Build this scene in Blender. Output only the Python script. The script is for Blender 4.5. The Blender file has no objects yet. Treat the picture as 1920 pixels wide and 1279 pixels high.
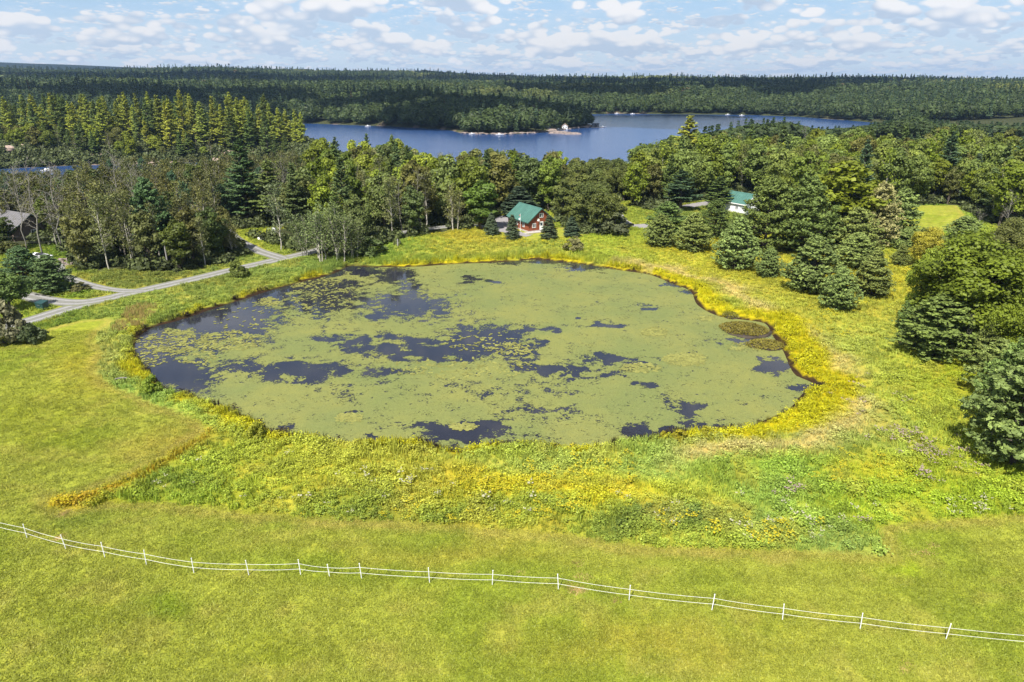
import bpy, math, random
import numpy as np

sc = bpy.context.scene
COL = sc.collection
R = math.radians

# ------------------------------------------------------------------ camera, sky, sun, exposure
CAM_H, PITCH, FPX = 34.0, R(20.6), 1280.0
cam_data = bpy.data.cameras.new('camera')
cam_data.sensor_width = 36.0
cam_data.lens = 24.0
cam_data.clip_start = 0.5
cam_data.clip_end = 60000.0
cam = bpy.data.objects.new('camera', cam_data)
cam.location = (0, 0, CAM_H)
cam.rotation_euler = (R(90) - PITCH, 0, 0)
COL.objects.link(cam)
sc.camera = cam

SUN_ELEV = R(53)
SHADOW_DIR = np.array([0.46, 0.888])            # where shadows fall on the ground
to_sun = np.array([-SHADOW_DIR[0] * math.cos(SUN_ELEV), -SHADOW_DIR[1] * math.cos(SUN_ELEV), math.sin(SUN_ELEV)])
sun_data = bpy.data.lights.new('sun', 'SUN')
sun_data.energy = 4.6
sun_data.angle = R(0.53)
sun_data.color = (1.0, 0.95, 0.87)
sun = bpy.data.objects.new('sun', sun_data)
sun.rotation_euler = (R(90) - SUN_ELEV, 0, math.atan2(SHADOW_DIR[1], SHADOW_DIR[0]) - R(90))
COL.objects.link(sun)

sc.view_settings.view_transform = 'Standard'
sc.view_settings.look = 'None'
sc.view_settings.exposure = 0.92
sc.view_settings.gamma = 1.0
sc.view_settings.use_curve_mapping = False
cy = sc.cycles
cy.max_bounces = 6
cy.diffuse_bounces = 2
cy.glossy_bounces = 2
cy.transmission_bounces = 4
cy.volume_bounces = 0
cy.transparent_max_bounces = 12
cy.caustics_reflective = False
cy.caustics_refractive = False
cy.use_denoising = True


class NT:
    """small helper to write node trees"""
    def __init__(self, tree):
        self.t = tree
        tree.nodes.clear()

    def n(self, typ, **kw):
        nd = self.t.nodes.new(typ)
        for k, v in kw.items():
            if k.startswith('_'):
                continue
            setattr(nd, k, v)
        return nd

    def link(self, a, b):
        self.t.links.new(a, b)

    def val(self, sock, v):
        if hasattr(v, 'is_output'):
            self.link(v, sock)
        else:
            sock.default_value = v

    def math(self, op, a, b=0.0, c=0.0, clamp=False):
        nd = self.n('ShaderNodeMath', operation=op, use_clamp=clamp)
        self.val(nd.inputs[0], a)
        self.val(nd.inputs[1], b)
        if len(nd.inputs) > 2:
            self.val(nd.inputs[2], c)
        return nd.outputs[0]

    def noise(self, vec, scale, detail=4.0, rough=0.55, dist=0.0):
        nd = self.n('ShaderNodeTexNoise')
        if vec is not None:
            self.link(vec, nd.inputs['Vector'])
        nd.inputs['Scale'].default_value = scale
        nd.inputs['Detail'].default_value = detail
        nd.inputs['Roughness'].default_value = rough
        nd.inputs['Distortion'].default_value = dist
        return nd.outputs[0]

    def maprange(self, v, a, b, c, d, smooth=False):
        nd = self.n('ShaderNodeMapRange')
        nd.interpolation_type = 'SMOOTHSTEP' if smooth else 'LINEAR'
        self.link(v, nd.inputs[0])
        for i, x in enumerate((a, b, c, d)):
            self.val(nd.inputs[i + 1], x)
        return nd.outputs[0]

    def mix(self, f, a, b, blend='MIX'):
        nd = self.n('ShaderNodeMix', data_type='RGBA', blend_type=blend)
        self.val(nd.inputs[0], f)
        for sock, v in ((nd.inputs[6], a), (nd.inputs[7], b)):
            if hasattr(v, 'is_output'):
                self.link(v, sock)
            else:
                sock.default_value = tuple(v) + ((1.0,) if len(v) == 3 else ())
        return nd.outputs[2]


world = bpy.data.worlds.new('World')
sc.world = world
world.use_nodes = True
w = NT(world.node_tree)
wout = w.n('ShaderNodeOutputWorld')
bg = w.n('ShaderNodeBackground')
bg.inputs['Strength'].default_value = 0.088
sky = w.n('ShaderNodeTexSky', sky_type='NISHITA')
sky.sun_disc = False
sky.sun_elevation = SUN_ELEV
sky.sun_rotation = math.atan2(to_sun[0], to_sun[1])
sky.altitude = 250
sky.air_density = 1.0
sky.dust_density = 1.0
sky.ozone_density = 1.6
tc = w.n('ShaderNodeTexCoord')
sep = w.n('ShaderNodeSeparateXYZ')
w.link(tc.outputs['Generated'], sep.inputs[0])


az_ = w.math('ARCTAN2', sep.outputs[0], sep.outputs[1])
zc_ = w.math('MAXIMUM', sep.outputs[2], 0.0)


def bank(zshift, k, stretch, seed, detail):
    """one bank of cumulus: density along azimuth and height above the horizon"""
    cmb = w.n('ShaderNodeCombineXYZ')
    w.link(w.math('MULTIPLY', az_, k), cmb.inputs[0])
    w.link(w.math('MULTIPLY', w.math('ADD', zc_, zshift), k * stretch), cmb.inputs[1])
    cmb.inputs[2].default_value = seed
    return w.noise(cmb.outputs[0], 1.0, detail, 0.52, 0.1)


hz = w.maprange(zc_, 0.05, 0.26, 0.85, 0.0, True)
low = w.mix(w.maprange(zc_, 0.0, 0.12, 0.0, 1.0, True), (4.2, 5.0, 5.8), (2.35, 3.6, 5.25))
col = w.mix(hz, sky.outputs[0], low)


def puffs(k, stretch, seed):
    """rounded cauliflower lumps that give a cumulus its edge"""
    cmb = w.n('ShaderNodeCombineXYZ')
    w.link(w.math('MULTIPLY_ADD', az_, k, seed), cmb.inputs[0])
    w.link(w.math('MULTIPLY', zc_, k * stretch), cmb.inputs[1])
    vo = w.n('ShaderNodeTexVoronoi', feature='F1', voronoi_dimensions='2D')
    vo.inputs['Scale'].default_value = 4.2
    w.link(cmb.outputs[0], vo.inputs['Vector'])
    return vo.outputs['Distance']


# banks from the horizon upwards: lower edge, upper edge of the bank, scale, stretch, cover threshold, brightness
for (z0, z1, kk, stx, thr, seed, hi) in ((-0.02, 0.034, 30.0, 4.6, 0.445, 2.3, 5.3), (0.010, 0.060, 20.0, 3.0, 0.460, 7.1, 5.6), (0.028, 0.092, 12.0, 2.4, 0.474, 13.9, 5.7), (0.054, 0.30, 8.2, 2.1, 0.476, 23.1, 5.9)):
    pf = puffs(kk, stx, seed)
    d0 = w.math('MULTIPLY_ADD', pf, -0.20, w.math('ADD', bank(0.0, kk, stx, seed, 3.0), 0.085))
    dl = bank(-0.26 / (kk * stx), kk, stx, seed, 2.0)
    du = bank(0.26 / (kk * stx), kk, stx, seed, 2.0)
    ramp = w.maprange(zc_, z0, z0 + (z1 - z0) * 0.3, -0.16, 0.0, True)
    ramp = w.math('ADD', ramp, w.maprange(zc_, z1 - (z1 - z0) * 0.35, z1, 0.0, -0.16, True))
    body = w.math('ADD', d0, ramp)
    cov = w.maprange(body, thr, thr + 0.045, 0.0, 1.0, True)
    lit = w.math('ADD', w.math('SUBTRACT', dl, du), w.maprange(pf, 0.1, 0.6, 0.05, -0.06))
    lit = w.maprange(lit, -0.12, 0.09, 0.0, 1.0, True)
    f_ = (hi - 5.3) / 0.6
    cc = w.mix(lit, (3.55 - .3 * f_, 4.25 - .3 * f_, 5.15 - .2 * f_), (hi, hi, hi * 1.02))
    veil = w.maprange(body, thr - 0.09, thr + 0.03, 0.0, 0.22, True)
    col = w.mix(veil, col, (4.6, 5.2, 5.9))
    col = w.mix(w.math('MULTIPLY', cov, 0.74 + 0.22 * f_), col, cc)
# the same broken cumulus overhead
zz = w.math('ADD', w.math('MAXIMUM', sep.outputs[2], 0.0), 0.12)
cm = w.n('ShaderNodeCombineXYZ')
w.link(w.math('DIVIDE', sep.outputs[0], zz), cm.inputs[0])
w.link(w.math('DIVIDE', sep.outputs[1], zz), cm.inputs[1])
over = w.noise(cm.outputs[0], 1.7, 6.0, 0.55, 0.3)
cov = w.math('MULTIPLY', w.maprange(over, 0.53, 0.64, 0.0, 0.9, True), w.maprange(sep.outputs[2], 0.16, 0.34, 0.0, 1.0, True))
col = w.mix(cov, col, (5.6, 5.8, 6.2))
w.link(col, bg.inputs['Color'])
w.link(bg.outputs[0], wout.inputs[0])

# ------------------------------------------------------------------ maths helpers
cp, sp = math.cos(PITCH), math.sin(PITCH)


def P(px, py, z=0.0):
    """ground point (at height z) seen at photograph position px, py"""
    u, v = (px - 960) / FPX, (639.5 - py) / FPX
    dy, dz = v * sp + cp, v * cp - sp
    t = (z - CAM_H) / dz
    return (u * t, dy * t)


def PP(pts, z=0.0):
    return np.array([P(x, y, z) for x, y in pts])


def proj(X, Y, Z=0.0):
    dep = np.maximum(Y * cp - (Z - CAM_H) * sp, 1.0)
    v = (Y * sp + (Z - CAM_H) * cp) / dep
    return 960 + FPX * X / dep, 639.5 - FPX * v


def _hash(ix, iy, seed):
    h = (ix.astype(np.int64) * 374761393 + iy.astype(np.int64) * 668265263 + seed * 1442695041) & 0xFFFFFFFF
    h = ((h ^ (h >> 13)) * 1274126177) & 0xFFFFFFFF
    h = h ^ (h >> 16)
    return (h & 0xFFFFFF) / float(0xFFFFFF)


def vnoise(x, y, seed=0):
    x = np.asarray(x, float)
    y = np.asarray(y, float)
    ix, iy = np.floor(x), np.floor(y)
    fx, fy = x - ix, y - iy
    fx = fx * fx * (3 - 2 * fx)
    fy = fy * fy * (3 - 2 * fy)
    a, b = _hash(ix, iy, seed), _hash(ix + 1, iy, seed)
    c, d = _hash(ix, iy + 1, seed), _hash(ix + 1, iy + 1, seed)
    return (a * (1 - fx) + b * fx) * (1 - fy) + (c * (1 - fx) + d * fx) * fy


def fbm(x, y, octv=4, seed=0):
    s, amp, tot = 0.0, 1.0, 0.0
    for o in range(octv):
        s = s + amp * vnoise(np.asarray(x) * 2 ** o, np.asarray(y) * 2 ** o, seed + 17 * o)
        tot += amp
        amp *= 0.5
    return s / tot            # 0..1


def sstep(a, b, x):
    t = np.clip((np.asarray(x, float) - a) / (b - a), 0, 1)
    return t * t * (3 - 2 * t)


def sdf(poly, X, Y):
    """signed distance to a closed polygon, negative inside"""
    poly = np.asarray(poly, float)
    X = np.asarray(X, float)
    Y = np.asarray(Y, float)
    best = np.full(X.shape, 1e18)
    inside = np.zeros(X.shape, bool)
    n = len(poly)
    for i in range(n):
        ax, ay = poly[i]
        bx_, by_ = poly[(i + 1) % n]
        ex, ey = bx_ - ax, by_ - ay
        t = np.clip(((X - ax) * ex + (Y - ay) * ey) / (ex * ex + ey * ey + 1e-12), 0, 1)
        dx, dy = X - ax - t * ex, Y - ay - t * ey
        best = np.minimum(best, dx * dx + dy * dy)
        if ey != 0:
            c = ((ay > Y) != (by_ > Y)) & (X < (ex * (Y - ay) / ey + ax))
            inside ^= c
    d = np.sqrt(best)
    return np.where(inside, -d, d)


def line_dist(pts, X, Y):
    best = np.full(np.shape(X), 1e18)
    for (ax, ay), (bx_, by_) in zip(pts[:-1], pts[1:]):
        ex, ey = bx_ - ax, by_ - ay
        t = np.clip(((X - ax) * ex + (Y - ay) * ey) / (ex * ex + ey * ey + 1e-12), 0, 1)
        best = np.minimum(best, (X - ax - t * ex) ** 2 + (Y - ay - t * ey) ** 2)
    return np.sqrt(best)


def smooth_line(pts, step=1.5):
    """Catmull-Rom through pts, about one point per step metres"""
    pts = [np.array(p, float) for p in pts]
    pts = [2 * pts[0] - pts[1]] + pts + [2 * pts[-1] - pts[-2]]
    out = []
    for i in range(1, len(pts) - 2):
        p0, p1, p2, p3 = pts[i - 1:i + 3]
        n = max(2, int(np.linalg.norm(p2 - p1) / step))
        for k in range(n):
            t = k / n
            out.append(0.5 * (2 * p1 + (p2 - p0) * t + (2 * p0 - 5 * p1 + 4 * p2 - p3) * t * t + (3 * p1 - p0 - 3 * p2 + p3) * t ** 3))
    out.append(pts[-2])
    return np.array(out)


# ------------------------------------------------------------------ plan of the place (traced positions, metres)
POND_Z, LAKE_Z = -0.55, -5.0
POND = PP([(300, 736), (335, 740), (400, 762), (470, 792), (505, 815), (560, 824), (620, 832), (700, 834), (790, 838), (835, 848), (862, 852),
           (900, 844), (1000, 841), (1090, 846), (1180, 830), (1240, 822), (1330, 812), (1400, 806), (1440, 792), (1490, 768), (1512, 742),
           (1540, 722), (1500, 704), (1486, 680), (1474, 655), (1456, 630), (1440, 606), (1396, 598), (1352, 592), (1314, 572), (1300, 546), (1262, 530),
           (1220, 514), (1165, 506), (1112, 497), (1050, 489), (1000, 486), (930, 491), (850, 494), (780, 499), (700, 500), (655, 498),
           (620, 513), (560, 529), (500, 545), (440, 564), (390, 580), (330, 600), (285, 612), (255, 630), (244, 655), (260, 685), (285, 712)], POND_Z)
POND = smooth_line(list(POND) + [POND[0]], 1.2)[:-1]

LAWN = PP([(-500, 700), (-120, 662), (0, 643), (50, 632), (100, 612), (150, 600), (200, 597), (214, 601), (182, 624), (168, 640), (186, 660), (172, 690),
           (190, 716), (240, 738), (330, 775), (372, 795), (380, 808), (300, 862), (230, 902), (150, 930), (88, 941), (84, 955), (130, 968),
           (200, 949), (300, 950), (420, 965), (520, 976), (640, 985), (780, 992), (900, 1000), (1030, 1010), (1130, 1027), (1240, 1035),
           (1400, 1035), (1540, 1037), (1640, 1042), (1667, 1048), (1652, 1015), (1648, 990), (1720, 979), (1800, 972), (1920, 966),
           (2400, 950), (2400, 1500), (960, 2400), (-800, 1500)])
FIELD = PP([(1690, 386), (1795, 386), (1812, 402), (1790, 425), (1745, 445), (1700, 436)])
CABIN_LAWN = PP([(930, 436), (985, 452), (1075, 447), (1130, 437), (1090, 428), (1000, 428)])
ROAD = smooth_line(PP([(-160, 655), (-20, 619), (60, 598), (130, 577), (210, 556), (290, 539), (370, 521), (440, 504), (520, 486), (575, 474), (625, 461),
                       (700, 446), (790, 432), (860, 425), (930, 428)]), 1.5)
DRIVE_A = smooth_line(PP([(215, 556), (150, 566), (90, 562), (40, 552), (-40, 540)]), 1.5)
DRIVE_B = smooth_line(PP([(270, 546), (215, 543), (170, 534), (130, 520), (110, 505), (112, 490)]), 1.5)
DRIVE_C = smooth_line(PP([(530, 484), (490, 472), (462, 459), (440, 447), (425, 432)]), 1.5)
DRIVE_D = smooth_line(PP([(1220, 424), (1180, 424), (1158, 412), (1150, 398), (1158, 388)]), 1.5)
DRIVE_E = smooth_line(PP([(1285, 388), (1310, 383), (1345, 377)]), 1.5)
CABIN_YARD = PP([(922, 414), (938, 406), (962, 404), (960, 432), (978, 436), (990, 441), (1004, 442), (985, 447), (958, 441), (932, 437)])
ROADS = [(ROAD, 1.95), (DRIVE_A, 1.8), (DRIVE_B, 1.2), (DRIVE_C, 1.6), (DRIVE_D, 2.2), (DRIVE_E, 2.0)]

_lk = [(-420, 700), (-330, 740), (-209, 759)]
_lk += list(PP([(640, 234), (720, 237), (800, 241), (850, 245), (862, 250), (900, 252), (950, 252.5), (1000, 250.5), (1040, 246), (1075, 242), (1100, 239), (1110, 236)], LAKE_Z))
_lk += [(84, 745), (70, 800), (20, 880), (-40, 960), (-20, 1020), (50, 1030)]
_lk += list(PP([(1105, 214), (1180, 213.5), (1300, 214.5), (1400, 215.5), (1480, 218), (1560, 224), (1640, 230), (1690, 235)], LAKE_Z))
_lk += list(PP([(1600, 245), (1500, 254), (1400, 266), (1300, 288), (1200, 312), (1100, 338), (1000, 350), (850, 348), (740, 326), (650, 300), (600, 276), (555, 262)], LAKE_Z))
_lk += [(-230, 520), (-330, 560), (-420, 620)]
LAKE = np.array(_lk)
INLET = PP([(-300, 352), (0, 349), (120, 345), (250, 330), (400, 318), (530, 312), (520, 303), (420, 303), (300, 306), (180, 310), (60, 314), (0, 318), (-300, 318)], LAKE_Z)

FOREST_L = PP([(150, 508), (250, 505), (330, 512), (432, 492), (462, 474), (445, 458), (440, 432), (600, 420), (620, 380), (560, 346), (300, 350), (0, 362), (-260, 362),
               (-260, 470), (-60, 486), (20, 478), (50, 460), (110, 462), (128, 480)])
FOREST_M = PP([(560, 476), (650, 484), (700, 464), (760, 447), (860, 434), (915, 424), (930, 402), (1040, 398), (1050, 360), (1040, 335), (880, 330), (720, 330), (600, 345),
               (620, 380), (600, 420), (520, 430), (470, 445)])
FOREST_C = PP([(1045, 424), (1100, 440), (1160, 442), (1146, 412), (1142, 385), (1190, 372), (1210, 345), (1050, 345), (1040, 395)])
FOREST_R = PP([(1178, 388), (1260, 398), (1285, 372), (1350, 366), (1425, 376), (1500, 400), (1690, 386), (1800, 384), (1850, 418), (1930, 430), (2150, 450), (2250, 300),
               (1920, 262), (1600, 262), (1400, 285), (1200, 335)])
PINE_STAND = np.array([(-470, 392), (-300, 392), (-200, 385), (-134, 378), (-122, 394), (-150, 430), (-200, 500), (-480, 520)])


def sd_lake(X, Y):
    d = np.minimum(sdf(LAKE, X, Y), sdf(INLET, X, Y))
    return d + (fbm(np.asarray(X) / 14, np.asarray(Y) / 14, 3, 5) - 0.5) * 7


_spx = np.array([-900, 0, 100, 200, 300, 420, 600, 800, 1000, 1200, 1400, 1600, 1920, 2900], float)
_spy = np.array([136, 138, 141, 141, 138, 134, 139, 144, 149, 152, 153, 155, 158, 158], float)


def hgt(X, Y, sp_=None, sl_=None):
    X = np.asarray(X, float)
    Y = np.asarray(Y, float)
    s_p = sdf(POND, X, Y) if sp_ is None else sp_
    s_l = sd_lake(X, Y) if sl_ is None else sl_
    r = np.hypot(X, Y)
    und = (fbm(X / 45, Y / 45, 2, 3) - 0.5) * 0.8
    h = und
    h = np.where(s_p < 9, h * sstep(-1, 9, s_p) + (-0.25) * (1 - sstep(-1, 9, s_p)), h)
    h = np.where(s_p < 1.0, h - 1.2 * (1 - sstep(-3.0, 0.6, s_p)), h)
    # land sinks towards the lake and rises into hills beyond it
    shore = LAKE_Z - 0.15 + np.clip(s_l, 0, 1e9) * 0.13
    h = np.where(Y > 200, np.minimum(h, np.minimum(shore, 50)), h)
    back = sstep(0, 260, s_l) * sstep(430, 620, Y)
    roll = 5 + 22 * fbm(X / 420 + 3, Y / 420, 3, 9) * sstep(500, 1500, r) + 6 * fbm(X / 120, Y / 120, 2, 12)
    pen = 15 * np.exp(-(((X + 40) / 170) ** 2 + ((Y - 830) / 130) ** 2))
    az = np.maximum(Y, 1.0)
    pxs = 960 + FPX * X / (np.maximum(Y * cp + CAM_H * sp, 1.0))
    py = np.interp(pxs, _spx, _spy)
    el = np.arctan((639.5 - py) / FPX) - PITCH
    crest = CAM_H + 3000 * np.tan(el) - 15
    ridge = (crest - 14) * np.exp(-((r - 3000) / 800) ** 2) * (0.9 + 0.2 * fbm(X / 300, Y / 300, 2, 31))
    farh = np.interp(pxs, [-900, 0, 180, 360, 560, 800], [160, 146, 132, 104, 60, 0]) * np.exp(-((r - 5600) / 1000) ** 2)
    h = h + back * (roll + pen + ridge + farh)
    h = np.where((Y > 370) & (Y < 620) & (X < -60), h + 3.0 * sstep(2, 18, s_l), h)
    h = np.where(s_l < 0, np.minimum(h, LAKE_Z - 0.15 - np.clip(-s_l, 0, 15) * 0.15), h)
    return h


def gz(x, y):
    return float(hgt(np.array([x]), np.array([y]))[0])


# ------------------------------------------------------------------ mesh helpers
def lin(c):
    c = np.asarray(c, float) / 255.0
    return np.where(c <= 0.04045, c / 12.92, ((c + 0.055) / 1.055) ** 2.4)


def mesh_np(name, verts, quads=None, tris=None, attrs=None, mat=None, smooth=False, mat_index=None):
    me = bpy.data.meshes.new(name)
    verts = np.asarray(verts, np.float32).reshape(-1, 3)
    nq = 0 if quads is None else len(quads)
    nt = 0 if tris is None else len(tris)
    me.vertices.add(len(verts))
    me.vertices.foreach_set('co', verts.ravel())
    loops = []
    if nq:
        loops.append(np.asarray(quads, np.int32).ravel())
    if nt:
        loops.append(np.asarray(tris, np.int32).ravel())
    loops = np.concatenate(loops) if loops else np.zeros(0, np.int32)
    me.loops.add(len(loops))
    me.loops.foreach_set('vertex_index', loops)
    me.polygons.add(nq + nt)
    starts = np.concatenate([np.arange(nq) * 4, nq * 4 + np.arange(nt) * 3]).astype(np.int32)
    tot = np.concatenate([np.full(nq, 4), np.full(nt, 3)]).astype(np.int32)
    me.polygons.foreach_set('loop_start', starts)
    me.polygons.foreach_set('loop_total', tot)
    if smooth:
        me.polygons.foreach_set('use_smooth', np.ones(nq + nt, bool))
    if mat_index is not None:
        me.polygons.foreach_set('material_index', np.asarray(mat_index, np.int32))
    for k, a in (attrs or {}).items():
        a = np.asarray(a, np.float32)
        if a.ndim == 1:
            at = me.attributes.new(k, 'FLOAT', 'POINT')
            at.data.foreach_set('value', a)
        else:
            at = me.attributes.new(k, 'FLOAT_COLOR', 'POINT')
            if a.shape[1] == 3:
                a = np.concatenate([a, np.ones((len(a), 1), np.float32)], 1)
            at.data.foreach_set('color', a.ravel())
    me.update(calc_edges=True)
    if mat is not None:
        for m in (mat if isinstance(mat, (list, tuple)) else [mat]):
            me.materials.append(m)
    return me


def obj(name, me, parent=None, loc=None, label=None, cat=None, group=None, kind=None):
    o = bpy.data.objects.new(name, me)
    COL.objects.link(o)
    if parent is not None:
        o.parent = parent
    if loc is not None:
        o.location = loc
    for k, v in (('label', label), ('category', cat), ('group', group), ('kind', kind)):
        if v:
            o[k] = v
    return o


class MB:
    """collects boxes, tubes and prisms into one mesh"""
    def __init__(self):
        self.v, self.f = [], []

    def add(self, verts, faces):
        b = len(self.v)
        self.v += [tuple(map(float, p)) for p in verts]
        self.f += [tuple(b + i for i in f) for f in faces]
        return self

    def box(self, x0, x1, y0, y1, z0, z1):
        return self.add([(x0, y0, z0), (x1, y0, z0), (x1, y1, z0), (x0, y1, z0), (x0, y0, z1), (x1, y0, z1), (x1, y1, z1), (x0, y1, z1)],
                        [(3, 2, 1, 0), (4, 5, 6, 7), (0, 1, 5, 4), (1, 2, 6, 5), (2, 3, 7, 6), (3, 0, 4, 7)])

    def tube(self, pts, rad, n=8, cap=True):
        pts = [np.array(p, float) for p in pts]
        rad = [rad] * len(pts) if np.isscalar(rad) else rad
        vs, fs = [], []
        for i, p in enumerate(pts):
            d = pts[min(i + 1, len(pts) - 1)] - pts[max(i - 1, 0)]
            d = d / (np.linalg.norm(d) + 1e-9)
            a = np.cross(d, (0, 0, 1) if abs(d[2]) < 0.9 else (1, 0, 0))
            a /= np.linalg.norm(a)
            b = np.cross(d, a)
            for k in range(n):
                t = 2 * math.pi * k / n
                vs.append(p + rad[i] * (math.cos(t) * a + math.sin(t) * b))
        for i in range(len(pts) - 1):
            for k in range(n):
                k2 = (k + 1) % n
                fs.append((i * n + k, i * n + k2, (i + 1) * n + k2, (i + 1) * n + k))
        if cap:
            fs.append(tuple(range(n - 1, -1, -1)))
            fs.append(tuple((len(pts) - 1) * n + k for k in range(n)))
        return self.add(vs, fs)

    def prism(self, outline, d):
        """outline: 3D points of one planar face, extruded by vector d"""
        n = len(outline)
        o = [np.array(p, float) for p in outline]
        vs = o + [p + np.array(d, float) for p in o]
        fs = [tuple(range(n))[::-1], tuple(range(n, 2 * n))] + [(i, (i + 1) % n, n + (i + 1) % n, n + i) for i in range(n)]
        return self.add(vs, fs)

    def lump(self, c, r, seed, n=10, m=6, flat=0.0):
        rng = random.Random(seed)
        vs, fs = [], []
        for j in range(m + 1):
            ph = math.pi * j / m
            for k in range(n):
                th = 2 * math.pi * k / n
                q = 1 + (rng.random() - 0.5) * 0.45 if 0 < j < m else 1
                z = math.cos(ph) * r[2] * q
                if z < 0:
                    z *= 1 - flat
                vs.append((c[0] + math.sin(ph) * math.cos(th) * r[0] * q, c[1] + math.sin(ph) * math.sin(th) * r[1] * q, c[2] + z))
        for j in range(m):
            for k in range(n):
                k2 = (k + 1) % n
                fs.append((j * n + k, (j + 1) * n + k, (j + 1) * n + k2, j * n + k2))
        return self.add(vs, fs)

    def build(self, name, mat, parent=None, loc=None, smooth=False, **kw):
        me = bpy.data.meshes.new(name)
        me.from_pydata(self.v, [], self.f)
        me.update()
        if smooth:
            me.polygons.foreach_set('use_smooth', [True] * len(me.polygons))
        me.materials.append(mat)
        return obj(name, me, parent, loc, **kw)


def empty(name, loc, rz=0.0, label=None, cat=None, group=None, scale=None):
    o = obj(name, None, None, loc, label, cat, group)
    o.rotation_euler = (0, 0, rz)
    if scale is not None:
        o.scale = scale
    o.empty_display_size = 0.5
    return o


# ------------------------------------------------------------------ materials
def new_mat(name):
    m = bpy.data.materials.new(name)
    m.use_nodes = True
    t = NT(m.node_tree)
    out = t.n('ShaderNodeOutputMaterial')
    return m, t, out


def simple(name, rgb, rough=0.7, var=0.12, scale=3.0, metal=0.0, spec=0.5, bump=0.0, stretch=None):
    m, t, out = new_mat(name)
    b = t.n('ShaderNodeBsdfPrincipled')
    b.inputs['Roughness'].default_value = rough
    b.inputs['Metallic'].default_value = metal
    b.inputs['Specular IOR Level'].default_value = spec
    co = t.n('ShaderNodeTexCoord')
    vec = co.outputs['Object']
    if stretch:
        mp = t.n('ShaderNodeMapping')
        t.link(vec, mp.inputs[0])
        mp.inputs['Scale'].default_value = stretch
        vec = mp.outputs[0]
    nz = t.noise(vec, scale, 5.0, 0.6)
    k = t.maprange(nz, 0.3, 0.7, 1 - var, 1 + var)
    c = t.n('ShaderNodeVectorMath', operation='SCALE')
    c.inputs[0].default_value = rgb
    t.link(k, c.inputs['Scale'])
    t.link(c.outputs[0], b.inputs['Base Color'])
    if bump:
        bp = t.n('ShaderNodeBump')
        bp.inputs['Strength'].default_value = bump
        bp.inputs['Distance'].default_value = 0.05
        t.link(nz, bp.inputs['Height'])
        t.link(bp.outputs[0], b.inputs['Normal'])
    t.link(b.outputs[0], out.inputs[0])
    return m


def leaf_material(name, source, transl=0.30, rough=0.55, spec=0.25):
    """source: 'object' = colour of the object, 'instancer' = colour stored on each scattered plant"""
    m, t, out = new_mat(name)
    if source == 'object':
        oi = t.n('ShaderNodeObjectInfo')
        col = oi.outputs['Color']
    else:
        at = t.n('ShaderNodeAttribute', attribute_type='INSTANCER', attribute_name='col')
        col = at.outputs['Color']
    tn = t.n('ShaderNodeAttribute', attribute_type='GEOMETRY', attribute_name='tint')
    hd = t.n('ShaderNodeAttribute', attribute_type='GEOMETRY', attribute_name='head')
    k = t.maprange(tn.outputs['Fac'], 0.0, 1.0, 0.62, 1.42)
    sc_ = t.n('ShaderNodeVectorMath', operation='SCALE')
    t.link(col, sc_.inputs[0])
    t.link(k, sc_.inputs['Scale'])
    warm = t.mix(t.maprange(tn.outputs['Fac'], 0.45, 1.0, 0.0, 0.5), sc_.outputs[0], (1.14, 1.06, 0.8), 'MULTIPLY')
    if source != 'object':
        fc = t.n('ShaderNodeAttribute', attribute_type='INSTANCER', attribute_name='fcol')
        warm = t.mix(hd.outputs['Fac'], warm, fc.outputs['Color'])
    b = t.n('ShaderNodeBsdfPrincipled')
    b.inputs['Roughness'].default_value = rough
    b.inputs['Specular IOR Level'].default_value = spec
    t.link(warm, b.inputs['Base Color'])
    tr = t.n('ShaderNodeBsdfTranslucent')
    t.link(warm, tr.inputs['Color'])
    mx = t.n('ShaderNodeMixShader')
    mx.inputs[0].default_value = transl
    t.link(b.outputs[0], mx.inputs[1])
    t.link(tr.outputs[0], mx.inputs[2])
    t.link(mx.outputs[0], out.inputs[0])
    return m


M_LEAF = leaf_material('leaf', 'object')
M_NEEDLE = leaf_material('needle', 'object', 0.16, 0.6, 0.2)
M_SCATTER = leaf_material('scattered_leaf', 'instancer', 0.25)
M_BARK = simple('bark_dark', (0.075, 0.06, 0.047), 0.9, 0.4, 4.0)
M_BARK_PALE = simple('bark_pale', (0.40, 0.37, 0.31), 0.85, 0.35, 2.5)
M_BARK_BARE = simple('bark_bare', (0.20, 0.185, 0.16), 0.9, 0.3, 2.5)
M_BARK_GREY = simple('bark_grey', (0.24, 0.21, 0.18), 0.9, 0.3, 3.0)
M_WHITE = simple('white_paint', (0.78, 0.78, 0.77), 0.5, 0.05, 2.0)
M_ROCK = simple('granite', (0.19, 0.15, 0.13), 0.9, 0.45, 0.6, bump=0.5)
M_ROCK_GREY = simple('grey_rock', (0.25, 0.24, 0.22), 0.9, 0.4, 0.8, bump=0.5)

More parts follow.
